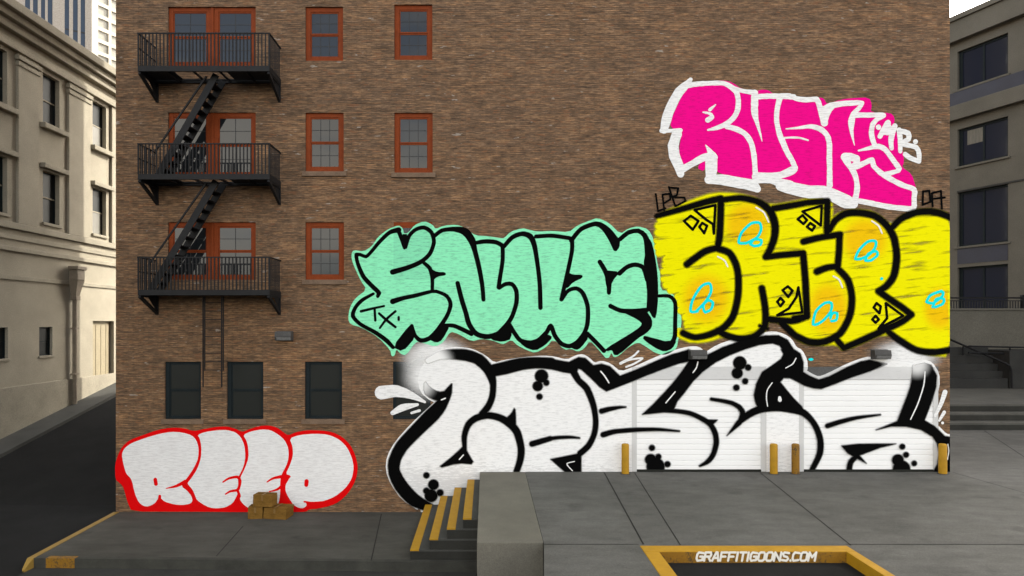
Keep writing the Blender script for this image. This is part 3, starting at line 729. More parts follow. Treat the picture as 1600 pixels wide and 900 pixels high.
for h in th: b.quad((h[0],0.2,h[2]),(h[1],0.2,h[2]),(h[1],0.2,h[3]),(h[0],0.2,h[3]))
b.build('pane', M['towerpane'], tw, fix=False)

# ------------------------------------------------------------------ concrete building on the right
FDR = 44.0; FU = math.hypot(0.36, 1.0)
RP = (PX(1485,FDR), FDR)
rb = thing('concrete_building', 'shaded grey concrete building with wide blue dark windows on the right', 'building', (RP[0], RP[1], 0), math.atan2(-1.0, 0.36))
KX = RP[0] + 0.36*FDR
def rd(px): return KX/((px-760)/1000+0.36)
def rs(px): return (FDR-rd(px))*FU
def rz(px, py): return CZ - (py-504)/1000*rd(px)
wx0, wx1 = rs(1496), rs(1575)
rw = [(rz(1499,140), rz(1499,80)), (rz(1493,262), rz(1499,202)), (rz(1495,386), rz(1499,301)), (rz(1499,485), rz(1499,418))]
pitch = wx1-wx0+3.2
rhs = []
for k in range(3):
    for (d, e) in rw: rhs.append((wx0+k*pitch, wx1+k*pitch, d, e, 0.35))
RT = rz(1485,35)
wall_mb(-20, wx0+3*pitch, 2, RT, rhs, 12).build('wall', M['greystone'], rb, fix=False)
b = MB(); b.box(-20, wx0+3*pitch, -0.45, -0.003, RT-1.6, RT+0.02, 0, 0.03); pr_ = b.build('roof_fascia', M['greystone'], rb)
b = MB(); b.box(-20, wx0+3*pitch, -0.6, -0.456, RT-0.25, RT+0.1, 0, 0.03); b.build('roof_edge', M['greystone'], pr_)
b = MB(); b.box(-20, wx0+3*pitch, -0.10, -0.003, rz(1485,168), rz(1485,148)); b.build('spandrel_band', M['spandrel'], rb)
b = MB(); b.box(-20, wx0+3*pitch, -0.40, -0.004, rz(1485,192), rz(1485,169.5), 0, 0.03); b.build('ledge', M['greystone'], rb)
b = MB(); b.box(wx0, wx0+3*pitch, -0.05, -0.003, rz(1487,303), rz(1487,300.5)); b.build('ledge', M['darkstone'], rb)
for k in range(3):
    o = k*pitch
    for j, (d, e) in enumerate(rw):
        a, c = wx0+o, wx1+o
        f = MB(); e_ = 0.003
        f.box(a+e_, a+0.22, 0.18, 0.30, d+e_, e-e_); f.box(c-0.14, c-e_, 0.18, 0.30, d+e_, e-e_); f.box(a+0.222, c-0.142, 0.18, 0.30, e-0.14, e-e_); f.box(a+0.222, c-0.142, 0.18, 0.30, d+e_, d+0.12)
        xm = a + (c-a)*0.5; f.box(xm-0.06, xm+0.06, 0.19, 0.29, d+0.122, e-0.142)
        w = f.build('window', M['darkframe'], rb)
        for (p_, q_) in ((a+0.222, xm-0.062), (xm+0.062, c-0.142)):
            g_ = MB(); g_.box(p_, q_, 0.235, 0.25, d+0.122, e-0.142); g_.build('pane', M['blueglass'], w)
        if j == 1 and k == 0:
            g_ = MB(); g_.box(a+0.5, xm-0.08, 0.225, 0.232, e-1.15, e-0.2); g_.build('blind', M['blind'], w)
        s = MB(); s.box(a-0.15, c+0.15, -0.12, 0.17, d-0.14, d-0.003, 0, 0.02); s.build('sill', M['greystone'], w)
    b = MB(); b.box(wx0+o+0.003, wx1+o-0.003, -0.02, 0.1, rz(1495,413), rz(1495,388)); b.build('spandrel_panel', M['spandrel'], rb)
# wide steps, upper flight, parapet and rails in front of it
stp = thing('wide_steps', 'three wide shaded concrete steps at the foot of the grey building', 'steps', (30, 28, PT))
zs_ = [1.26+0.33*i for i in range(4)]; tops = [(655.5, 0), (642.5, 0), (631, 0)]
ys_ = [0.0, 0.45, 0.9]
ys_ = [27.75, 28.35, 28.9]
hs3 = [PZ(660.5,27.75), PZ(645.5,28.35), PZ(631.5,28.9)]
prev = PT
for i in range(3):
    b = MB(); b.box(14.6-30+(0.003*i), 70-30, ys_[i]-28, 37.2-28+0.01*i, prev-PT+0.001, hs3[i]-PT, 0, 0.02); st_ = b.build('step', M['tread'], stp)
    b = MB(); b.box(14.6-30+0.01, 70-30, ys_[i]-28-0.012, ys_[i]-28-0.002, prev-PT+0.004, hs3[i]-PT-0.09); b.build('riser', M['riser'], st_); prev = hs3[i]  # front sheet darker than the tread, its shade is in the colour
LZ = hs3[2]
fl = thing('upper_steps', 'dark upper flight of steps beside the sloping handrail', 'steps', (28, 36, LZ))
uz = [591.5, 580, 568.5, 555, 543]
prev = LZ; x1u = PX(1573, 36)
for i, y_ in enumerate(uz):
    d = 35.9+0.35*i; zt_ = PZ(y_, d)
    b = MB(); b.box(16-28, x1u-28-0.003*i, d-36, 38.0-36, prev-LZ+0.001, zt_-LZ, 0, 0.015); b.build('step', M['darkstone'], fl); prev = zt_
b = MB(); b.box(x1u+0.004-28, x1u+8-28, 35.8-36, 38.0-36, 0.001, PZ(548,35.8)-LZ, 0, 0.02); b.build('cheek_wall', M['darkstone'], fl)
b = MB(); b.box(16, 60, 38.02, 38.5, LZ, PZ(485,38.02), 0, 0.02); b.box(16, 60, 37.95, 38.55, PZ(485,38.02)+0.001, PZ(485,38.02)+0.12, 0, 0.02)
tag(b.build('parapet_wall', M['greystone']), 'grey concrete parapet wall behind the upper steps', 'wall')
hr = thing('handrail', 'black pipe handrail sloping down beside the upper steps', 'handrail', (PX(1578,35.5), 35.5, LZ))
def rel(px, py, d): return (PX(px,d)-hr.location.x, d-35.5, PZ(py,d)-LZ)
b = MB(); b.tube([rel(1470,524,38.0), rel(1500,537,37.2), rel(1572,568,35.6), rel(1578,572,35.5), rel(1580.5,580,35.5), rel(1581,606,35.5)], 0.06, 10); b.build('rail', M['iron'], hr)
b = MB(); b.tube([rel(1505,541,37.1), rel(1505,565,37.1)], 0.04, 8); b.build('post', M['iron'], hr)
hr2 = thing('level_handrail', 'black level pipe rail along the cheek wall at the right', 'handrail', (PX(1580,36.2), 36.2, LZ))
b = MB()
for y_ in (541, 551): b.tube([(PX(1513,36.2)-hr2.location.x,0,PZ(y_,36.2)-LZ),(PX(1700,36.2)-hr2.location.x,0,PZ(y_+4,36.2)-LZ)], 0.045, 8)
b.build('rail', M['iron'], hr2)
b = MB()
for p_ in (1578, 1640, 1690): b.tube([(PX(p_,36.2)-hr2.location.x,0,PZ(560,36.2)-LZ),(PX(p_,36.2)-hr2.location.x,0,PZ(543,36.2)-LZ)], 0.045, 8)
b.build('post', M['iron'], hr2)
gr = thing('terrace_railing', 'black barred railing along the top of the parapet wall', 'railing', (30, 38.2, PZ(485,38.02)+0.12))
zr0 = gr.location.z
b = MB()
for y_, w_ in ((465.5, 0.09), (470, 0.05)): b.box(16-30, 58-30, -w_/2, w_/2, PZ(y_,38.2)-zr0-w_/2, PZ(y_,38.2)-zr0+w_/2)
b.build('rail', M['iron'], gr)
b = MB(); x = PX(1440,38.2)
while x < PX(1720,38.2): b.box(x-30-0.02, x-30+0.02, -0.02, 0.02, 0.0, PZ(470,38.2)-zr0-0.03); x += 0.16
b.build('bars', M['iron'], gr)
b = MB()
for p_ in (1450, 1598, 1700): b.box(PX(p_,38.2)-30-0.09, PX(p_,38.2)-30+0.09, -0.09, 0.09, 0.0, PZ(461,38.2)-zr0)
b.build('post', M['iron'], gr)
# ------------------------------------------------------------------ graffiti: flat coats of paint on the wall
def frame_(x0, y0, s): return lambda pts: [((x0 + p[0]/s), (y0 + p[1]/s)) + tuple(q/s for q in p[2:3]) for p in pts]
A = frame_(180, 650, 4.0); B_ = frame_(540, 330, 3.913); C_ = frame_(780, 330, 3.913)
R1 = frame_(1020, 110, 4.5); R2 = frame_(1220, 130, 4.5); Y1 = frame_(1010, 290, 3.333); Y2 = frame_(1240, 290, 3.333)
W1 = frame_(570, 520, 3.214); W2 = frame_(840, 520, 3.912); W2b = frame_(1040, 520, 4.5); W3 = frame_(1160, 520, 3.912)
XEDGE = 1483.6

def catmull(p, step):
    """smooth path of (x, y, w) through the given points"""
    if len(p) == 1: return [p[0]]
    out = []
    for i in range(len(p)-1):
        a, b, c, d = p[max(i-1,0)], p[i], p[i+1], p[min(i+2,len(p)-1)]
        L = math.hypot(c[0]-b[0], c[1]-b[1]); n = max(1, int(L/step))
        for k in range(n):
            t = k/n; q = []
            for j in range(3):
                m0 = (c[j]-a[j])*0.42; m1 = (d[j]-b[j])*0.42
                if i == 0: m0 = (c[j]-b[j])*0.6
                if i == len(p)-2: m1 = (c[j]-b[j])*0.6
                h = (2*t**3-3*t*t+1)*b[j] + (t**3-2*t*t+t)*m0 + (-2*t**3+3*t*t)*c[j] + (t**3-t*t)*m1
                q.append(h)
            out.append(tuple(q))
    out.append(tuple(p[-1])); return out

def hull(pts):
    pts = sorted(set((round(a, 5), round(b, 5)) for a, b in pts))
    def half(ps):
        h = []
        for q in ps:
            while len(h) > 1 and (h[-1][0]-h[-2][0])*(q[1]-h[-2][1]) - (h[-1][1]-h[-2][1])*(q[0]-h[-2][0]) <= 1e-9: h.pop()
            h.append(q)
        return h
    lo, up = half(pts), half(pts[::-1]); return lo[:-1]+up[:-1]

rng = random.Random(11)
def stroke(path, grow=0.0, rough=0.0, straight=False, wdef=6):
    p = [(q[0], q[1], q[2] if len(q) > 2 else wdef) for q in path]
    wm = sum(q[2] for q in p)/len(p)
    if straight:
        s = []
        for a, b in zip(p, p[1:]):
            n = max(1, int(math.hypot(b[0]-a[0], b[1]-a[1])/12))
            s += [tuple(a[j]+(b[j]-a[j])*k/n for j in range(3)) for k in range(n)]
        s.append(p[-1])
    else: s = catmull(p, max(3.0, wm*0.55))
    rad = [max(0.25, q[2]/2*(1+rng.uniform(-rough, rough))+grow) for q in s]
    out = []
    def disc(q, r): return [(q[0]+r*math.cos(a*math.pi/6+0.13), q[1]+r*math.sin(a*math.pi/6+0.13)) for a in range(12)]
    if len(s) == 1: return [disc(s[0], rad[0])]
    for i in range(len(s)-1): out.append(hull(disc(s[i], rad[i]) + disc(s[i+1], rad[i+1])))
    return out
def dot(x, y, r, grow=0.0, ry=None):
    ry = ry or r; return [(x+(r+grow)*math.cos(a*math.pi/10), y+(ry+grow)*math.sin(a*math.pi/10)) for a in range(20)]
def smooth_poly(p, it=1):
    """round off a traced outline a little"""
    for _ in range(it):
        q = []
        for a, b in zip(p, p[1:]+p[:1]): q += [(a[0]*0.78+b[0]*0.22, a[1]*0.78+b[1]*0.22), (a[0]*0.22+b[0]*0.78, a[1]*0.22+b[1]*0.78)]
        p = q
    return p
def clampx(poly): return [(min(p[0], XEDGE), p[1]) for p in poly]
def area2(p): return sum(a[0]*b[1]-b[0]*a[1] for a, b in zip(p, p[1:]+p[:1]))
def clip_edge(poly):
    """cut a polygon off at the corner of the wall"""
    if max(p[0] for p in poly) <= XEDGE: return poly
    out = []
    for a, b in zip(poly, poly[1:]+poly[:1]):
        if a[0] <= XEDGE: out.append(a)
        if (a[0]-XEDGE)*(b[0]-XEDGE) < 0:
            t = (XEDGE-a[0])/(b[0]-a[0]); out.append((XEDGE, a[1]+(b[1]-a[1])*t))
    return out

DRECTS = [(995.0, 1189.0), (1256.0, 1458.0)]
def coat(name, polys, mat, off, parent, doors=False, skip_doors=False, cover=1.0, lintel_mat=None, fades=(), split=False):
    """all polygons of one colour merged into a single flat coat of paint"""
    vs, fs = [], []
    polys = [clip_edge(p) for p in polys]; polys = [p for p in polys if len(p) > 2 and abs(area2(p)) > 0.02]
    for p in polys:
        n = len(vs)
        if area2(p) < 0: p = p[::-1]
        vs += [Vector((q[0], q[1])) for q in p]; fs.append(list(range(n, n+len(p))))
    special = {}
    if doors or skip_doors:
        ops = DRECTS if doors else DOORS
        for (a, c) in ops:
            n = len(vs); zt = 593.0
            vs += [Vector(q) for q in ((a,zt),(c,zt),(c,760),(a,760))]; special[len(fs)] = 'door'; fs.append([n,n+1,n+2,n+3])
        if lintel_mat:
            for (a, c) in DOORS:
                n = len(vs)
                vs += [Vector(q) for q in ((a,573),(c,573),(c,593),(a,593))]; special[len(fs)] = 'lintel'; fs.append([n,n+1,n+2,n+3])
    for (fx, fy, rx, ry, pk_, cr) in fades:
        st = max(2.5, min(rx, ry)/9); ny, nx = int(ry/st)+1, int(rx/st)+1
        for i in range(-nx, nx+1):
            for j in range(-ny, ny+1):
                if fx+i*st < XEDGE-1: vs.append(Vector((fx+i*st+(0.37 if j % 2 else -0.31)*st, fy+j*st)))
    ov, oe, of, _, _, ofid = delaunay_2d_cdt(vs, [], fs, 0, 1e-4, True)
    b = MB(); idx = {}; b.cov = []; b.fade = []
    def fadeval(p):
        v = 0.0
        for (fx, fy, rx, ry, pk_, cr) in fades:
            d = math.hypot((p[0]-fx)/rx, (p[1]-fy)/ry)
            v = max(v, pk_ if d < cr else 0.0 if d >= 1 else pk_*(0.5+0.5*math.cos(math.pi*(d-cr)/(1-cr))))
        return v
    def vert(i, back):
        k = (i, back)
        if k not in idx:
            idx[k] = len(b.v); p = ov[i]
            b.v.append((wx(p[0]), (DREC-0.003) - (off-0.010)*0.6 if back else -off, wz(p[1]))); b.cov.append(cover); b.fade.append(fadeval(p))
        return idx[k]
    for f, ids in zip(of, ofid):
        ids = set(ids); paint = [i for i in ids if i not in special]; sp = [special[i] for i in ids if i in special]
        if not paint: continue
        isdoor = 'door' in sp
        if isdoor and skip_doors: continue
        fv = [vert(i, isdoor) for i in f]
        pts = [ov[i] for i in f]
        if area2([(q.x, q.y) for q in pts]) < 0: fv = fv[::-1]
        b.f.append(tuple(fv[::-1])); b.m.append(1 if ('lintel' in sp and lintel_mat) else 0)
    if split:                                   # separate marks of one colour: one object each
        root = list(range(len(b.v)))
        def find(i):
            while root[i] != i: root[i] = root[root[i]]; i = root[i]
            return i
        for f in b.f:
            for i in f[1:]: root[find(i)] = find(f[0])
        groups = {}
        for f in b.f: groups.setdefault(find(f[0]), []).append(f)
        for fl_ in groups.values():
            q = MB(); ids = sorted({i for f in fl_ for i in f}); mp = {i: k for k, i in enumerate(ids)}
            q.v = [b.v[i] for i in ids]; q.cov = [b.cov[i] for i in ids]; q.f = [tuple(mp[i] for i in f) for f in fl_]; q.m = [0]*len(q.f)
            q.build(name, mat, parent, fix=False)
        return None
    return b.build(name, [mat, lintel_mat] if lintel_mat else mat, parent, fix=False)

def haze_spray(name, px, py, rx, ry, mat, off, parent, peak=1.0, core=0.25, xmax=None):
    """a soft sprayed cloud of paint, dense in the middle and thinning to nothing"""
    b = MB(); b.cov = []; nr, ns = 12, 40
    b.v.append((wx(px), -off, wz(py))); b.cov.append(peak)
    for i in range(1, nr+1):
        f = i/nr; cv = peak if f < core else peak*(0.5+0.5*math.cos(math.pi*(f-core)/(1-core)))
        for j in range(ns):
            a = 2*math.pi*j/ns; x = px+rx*f*math.cos(a)
            if xmax: x = min(x, xmax)
            b.v.append((wx(x), -off, wz(py+ry*f*math.sin(a)))); b.cov.append(cv if i < nr else 0.0)
    for j in range(ns): b.f.append((0, 1+(j+1) % ns, 1+j))
    for i in range(nr-1):
        for j in range(ns):
            p, q = 1+i*ns, 1+(i+1)*ns
            b.f.append((p+j, p+(j+1) % ns, q+(j+1) % ns, q+j))
    b.m = [0]*len(b.f)
    return b.build(name, mat, parent, fix=False)

M['p_black'] = paint_mat('black_spray_paint', (0.002, 0.002, 0.002), 0.08, 0.66, 0.75)
M['p_blackfade'] = paint_mat('black_spray_paint_dusted_white', (0.002, 0.002, 0.002), 0.06, 0.66, 0.75, fade=(0.8, 0.8, 0.79))
M['p_red'] = paint_mat('bright_red_paint', (0.68, 0.003, 0.004), 0.10, 0.66, 0.7)
M['p_greywhite'] = paint_mat('chalky_white_paint', (0.76, 0.76, 0.75), 0.17, 0.52, 0.75, var=0.04)
M['p_mint'] = paint_mat('mint_green_paint', (0.255, 0.80, 0.475), 0.34, 0.56, 0.7, var=0.03, tint_box=(wx(615), wx(675.5), wz(437), wz(340), (0.225, 0.71, 0.43)))
M['p_pink'] = paint_mat('hot_pink_paint', (0.80, 0.003, 0.235), 0.26, 0.57, 0.7, var=0.03)
M['p_white'] = paint_mat('white_spray_paint', (0.81, 0.81, 0.80), 0.24, 0.535, 0.7, var=0.03)
M['p_whitewall'] = paint_mat('white_wall_paint', (0.82, 0.82, 0.81), 0.20, 0.55, 0.7, var=0.02, thin_below=wz(741))
M['p_thinwhite'] = paint_mat('thin_white_paint_on_steel', (0.80, 0.80, 0.79), 0.1, 0.6, 0.6, opacity=0.72)
M['p_yellow'] = paint_mat('lemon_yellow_paint', (0.80, 0.75, 0.001), 0.22, 0.60, 0.7, coarse=True, var=0.02, fade=(0.80, 0.50, 0.003))
M['p_cyan'] = paint_mat('cyan_spray_paint', (0.005, 0.72, 0.72), 0.1, 0.64, 0.7)

class Layer:
    def __init__(s): s.strokes = []; s.polys = []
    def S(s, f, *paths, **k):
        for p in paths: s.strokes.append((f(p), k))
        return s
    def P(s, f, *polys, it=1):
        for p in polys: s.polys.append(smooth_poly([q[:2] for q in f(p)], it) if it else [q[:2] for q in f(p)])
        return s
    def D(s, f, *dots):
        for d in dots:
            q = f([(d[0], d[1], d[2])])[0]; s.polys.append(dot(q[0], q[1], q[2]))
        return s
    def all(s, grow=0.0):
        out = []
        for p, k in s.strokes: out += stroke(p, grow, **k)
        if grow:
            for p in s.polys: out += stroke([(a[0], a[1], 0.1) for a in p+p[:1]], grow, straight=True)
        return out + list(s.polys)
def soft(layer, name, mat, off, parent, widths=((1.3, 0.5), (2.6, 0.28)), **k):
    o = coat(name, layer.all(), mat, off, parent, **k)
    for i, (w, c) in enumerate(widths): coat('spray_edge', layer.all(w), mat, off-0.0016*(i+1), o, cover=c, **k)
    return o

# ---- red and white piece low on the left
L = Layer().P(A, [(0,300),(20,240),(45,190),(90,150),(170,120),(270,85),(350,72),(430,75),(490,95),(560,80),(640,66),(700,65),(750,78),(795,100),(830,85),(900,62),(960,58),(1010,70),(1050,100),(1080,122),(1130,100),(1200,88),(1290,90),(1360,100),(1420,130),(1470,180),(1500,240),(1517,310),(1512,370),(1490,430),(1450,490),(1400,535),(1350,560),(1270,578),(1210,583),(1195,598),(1110,600),(770,600),(600,598),(400,597),(105,597),(80,545),(62,480),(50,440),(25,415),(2,395)])
reep = tag(coat('graffiti', L.all(), M['p_red'], 0.010, bb), 'bright red and white bubble letter graffiti low on the left of the wall')
L = Layer().P(A,
 [(45,230),(60,200),(100,170),(180,140),(280,110),(350,98),(420,102),(480,120),(508,150),(523,200),(520,260),(500,310),(470,360),(430,412),(415,440),(450,465),(478,500),(485,530),(470,548),(420,556),(370,552),(310,535),(290,515),(268,515),(250,545),(210,565),(180,563),(150,540),(130,500),(118,460),(108,410),(95,385),(70,360),(55,310),(45,260)],
 [(515,118),(560,100),(640,88),(700,87),(750,100),(785,130),(808,180),(815,250),(805,310),(782,360),(768,385),(770,440),(768,480),(755,510),(735,545),(690,570),(640,577),(590,572),(545,548),(512,525),(500,495),(485,460),(455,425),(455,415),(480,385),(515,330),(538,260),(540,190),(530,140)],
 [(800,118),(850,95),(920,83),(970,87),(1020,115),(1060,150),(1083,200),(1085,260),(1070,310),(1040,365),(1032,400),(1032,470),(1028,520),(1015,560),(900,600),(840,580),(800,550),(780,520),(772,470),(780,390),(815,320),(835,260),(832,190),(820,150)],
 [(1090,140),(1150,118),(1250,110),(1330,115),(1400,145),(1450,195),(1480,260),(1492,320),(1480,390),(1440,450),(1380,500),(1310,530),(1240,536),(1185,532),(1200,555),(1180,575),(1150,575),(1115,555),(1085,510),(1065,470),(1065,430),(1085,398),(1100,372),(1066,362),(1092,310),(1112,250),(1110,190)])
coat('letter_fill', L.all(), M['p_greywhite'], 0.012, reep)
L = Layer().S(A, [(252,397,24),(256,424,24)], [(320,452,6),(380,438,16),(440,410,26)], [(276,545,26),(280,500,18)], [(675,412,10),(710,390,14),(765,380,18),(782,405,18),(776,440,18),(765,462,18),(720,470,14),(690,488,8)], [(765,462,16),(778,500,18),(770,520,14)],
 [(950,412,8),(985,390,14),(1040,378,22)], [(965,472,8),(1010,460,14),(1040,440,20)], [(1197,406,26),(1195,430,26)], [(1183,535,12),(1230,541,10)])
L.P(A, [(1035,378),(1105,372),(1080,400),(1062,430),(1062,470),(1080,520),(1115,575),(1010,600),(1030,520),(1036,440)])
coat('letter_line', L.all(), M['p_red'], 0.014, reep, split=True)

# ---- mint piece in the middle
sil_b = [(35,260),(50,237),(110,247),(160,215),(200,155),(260,110),(325,85),(350,105),(357,138),(385,132),(420,85),(480,60),(530,80),(550,110),(600,88),(680,82),(740,105),(790,148),(870,153),(950,165)]
sil_c = [(30,165),(70,125),(140,103),(190,115),(230,125),(330,120),(425,130),(480,85),(560,55),(600,40),(670,70),(740,140),(790,105),(850,92),(910,110),(940,160),(955,240),(970,340),(985,380),(985,480),(1040,490),(1085,530),(1100,600),(1115,660),(1110,720),(1095,780),(1085,840),(1040,870),(1000,880),(950,865),(900,830),(850,800),(790,830),(730,885),(700,895),(685,862),(672,896),(650,898),(635,880),(610,850),(555,790),(520,840),(480,860),(440,840),(400,850),(330,780),(290,830),(220,868),(170,850),(110,820),(75,785),(30,812)]
sil_b2 = [(950,812),(900,790),(830,780),(770,797),(690,750),(640,735),(600,800),(550,830),(470,805),(430,797),(370,882),(335,872),(310,842),(300,885),(280,887),(275,850),(200,770),(100,712),(30,692),(15,660),(25,590),(60,530),(130,480),(90,420),(40,310)]
poly = [q[:2] for q in B_(sil_b)] + [q[:2] for q in C_(sil_c)] + [q[:2] for q in B_(sil_b2)]
mint = tag(coat('graffiti', [smooth_poly(poly)], M['p_mint'], 0.010, bb), 'mint green letter graffiti with thick black outline in the middle of the wall')
L = Layer().S(B_, [(325,115,34),(270,130,26),(210,185,24),(160,245,22),(125,278,22),(90,265,22),(66,265,24),(75,320,24),(110,400,28),(160,455,28),(205,500,28),(197,520,22)],
 [(170,505,18),(100,545,24),(60,590,24),(45,640,26),(90,690,24),(180,740,26),(250,790,28),(290,832,24)],
 [(405,700,22),(425,760,24),(460,790,28),(510,778,28),(560,730,28),(620,640,26),(642,570,26),(620,520,24),(570,495,22),(530,490,22),(430,515,26),(350,532,28),(288,552,34)],
 [(600,698,22),(660,700,26),(720,725,28),(770,750,28)], [(320,112,26),(340,160,26),(360,225,20)], [(368,222,20),(390,150,24),(430,112,24),(480,100,26),(525,130,26),(540,190,26),(515,260,26),(460,310,28),(380,345,30),(288,372,34)],
 [(478,315,22),(515,350,26),(530,410,24),(530,480,22)],
 [(545,150,26),(590,118,26),(660,110,30),(730,125,48),(772,180,46),(790,240,32),(815,340,30),(835,450,28),(843,540,26)],
 [(685,440,28),(710,540,30),(735,620,30),(755,690,32),(800,750,32),(870,767,32),(940,745,32),(990,690,30)],
 [(790,195,24),(850,185,28),(920,190,28),(965,215,28)], [(960,215,26),(960,300,26),(945,400,26),(935,465,26)])
L.S(C_, [(0,470,22),(40,445,26),(80,447,26),(105,490,28),(105,560,28),(80,640,28),(50,690,30),(10,740,40)],
 [(30,215,26),(80,160,28),(140,138,30),(190,155,36),(215,210,32),(235,330,28),(248,450,28),(252,590,28)],
 [(225,155,26),(320,150,26),(430,165,26)], [(445,170,28),(445,240,26),(425,340,26),(405,430,26),(380,540,26)],
 [(383,540,22),(420,487,24),(470,472,26),(510,500,28),(540,580,28),(540,680,28),(520,745,28),(480,800,32),(430,825,28),(380,810,28),(340,760,28),(315,700,28),(290,740,28),(240,790,32),(190,805,32),(130,790,28),(90,740,28),(60,690,28)],
 [(440,180,28),(500,110,28),(590,77,30),(640,100,40),(690,160,54),(710,230,30)], [(740,170,28),(790,130,28),(850,120,28),(890,150,32),(905,200,40),(910,280,40),(920,400,50),(930,500,54),(925,590,50)],
 [(615,310,28),(650,370,30),(670,430,32),(670,498,26)], [(735,380,30),(780,342,28),(830,327,28),(880,345,28),(905,420,28)], [(680,580,28),(740,607,28),(820,612,32),(900,605,32)],
 [(540,750,28),(590,800,28),(640,853,28)], [(975,518,20),(1040,520,22),(1075,560,26),(1075,680,26),(1072,770,28),(1040,812,28),(960,792,24),(890,772,20)])
L.P(B_, [(285,830),(395,690),(415,700),(430,770),(350,860)], [(500,780),(560,740),(610,690),(640,700),(590,790),(555,805)], [(340,140),(385,140),(362,232)], [(520,350),(560,372),(610,372),(615,392),(560,400),(530,430)], [(880,770),(960,735),(1010,680),(1017,780),(960,800),(900,790)])
L.P(C_, [(415,370),(450,388),(508,388),(510,408),(450,435),(420,470),(400,470)], [(90,760),(200,805),(290,750),(330,770),(280,820),(220,855),(150,830)], [(430,830),(520,750),(550,770),(500,835),(470,850)],
 [(600,80),(740,160),(735,230),(700,240),(670,160)], [(890,150),(930,180),(950,260),(968,380),(973,520),(960,650),(940,655),(910,600),(900,450),(880,330),(895,240)], [(640,360),(740,370),(690,430),(675,500),(655,470)],
 [(700,590),(900,610),(935,660),(935,710),(895,750),(850,775),(730,880),(700,880),(690,848),(660,858),(640,845),(840,725),(875,690),(850,665),(780,630)], [(870,770),(960,800),(1050,790),(1085,790),(1060,840),(1010,860),(960,840),(900,800)])
L.S(B_, [(95,612,18),(165,595,16),(235,580,14)], [(178,600,16),(182,668,16)], [(205,625,16),(250,665,18),(305,708,16)], [(305,612,16),(250,660,16),(210,714,14)], [(325,648,16),(325,664,16)])
coat('outline', L.all(), M['p_black'], 0.013, mint)

# ---- hot pink piece high on the right
pk = [q[:2] for q in R1([(120,400),(135,330),(170,250),(200,190),(235,130),(300,105),(400,75),(500,70),(560,85),(620,130),(720,150),(760,135),(810,138),(845,165),(990,185)])] + \
     [q[:2] for q in R2([(180,112),(260,100),(300,105),(325,150),(420,115),(500,105),(620,100),(640,150),(630,208),(770,208),(800,240),(795,300),(830,400),(860,490),(865,560),(850,590),(920,640),(945,720),(955,760),(950,880),(900,890),(740,872),(540,835),(500,880),(340,745),(0,690)])] + \
     [q[:2] for q in R1([(800,770),(720,790),(700,770),(600,760),(450,720),(375,640),(362,712),(310,690),(340,640),(215,675),(190,610),(185,560),(200,440)])]
pink = tag(coat('graffiti', [smooth_poly(pk)], M['p_pink'], 0.010, bb), 'hot pink letter graffiti with rough white outline high on the right')
L = Layer()
k = dict(rough=0.07)
L.S(R1, [(265,65,30),(242,95,45),(185,150,68),(140,230,70),(105,310,70),(85,390,60),(78,420,50)], [(60,425,32),(130,425,28),(195,422,30)], [(168,450,72),(142,530,76),(150,600,76),(185,680,72),(195,730,48)], [(200,700,50),(280,655,45),(360,612,52),(420,600,52)], [(370,525,5),(400,570,34),(430,612,50)], [(410,620,82),(410,700,80),(405,765,62)], [(392,768,60),(480,768,72),(600,790,78),(700,808,80),(735,835,46)],
 [(250,105,42),(330,95,36),(430,90,34),(500,92,34),(545,115,36),(585,150,40),(600,210,38),(595,280,38),(570,330,38),(520,375,38),(450,405,30),(388,420,14)], [(520,395,36),(590,415,38),(650,450,38),(690,510,38),(710,600,38),(718,700,38),(722,770,42)],
 [(580,132,34),(640,147,30),(715,157,36)], [(715,160,46),(715,220,52),(715,300,46),(735,380,26),(755,450,14),(767,498,5)], [(730,187,38),(800,182,38),(880,182,38),(990,187,38)],
 [(890,200,44),(872,280,36),(870,360,36),(890,450,38),(925,540,38),(970,620,38)], [(1000,685,42),(900,733,42),(800,748,58),(725,748,62)], [(740,775,42),(830,765,60),(900,795,70),(960,815,80)],
 [(400,278,24),(440,242,8)], [(352,295,10),(385,300,18),(410,310,22),(415,330,34),(385,350,36)], **k)
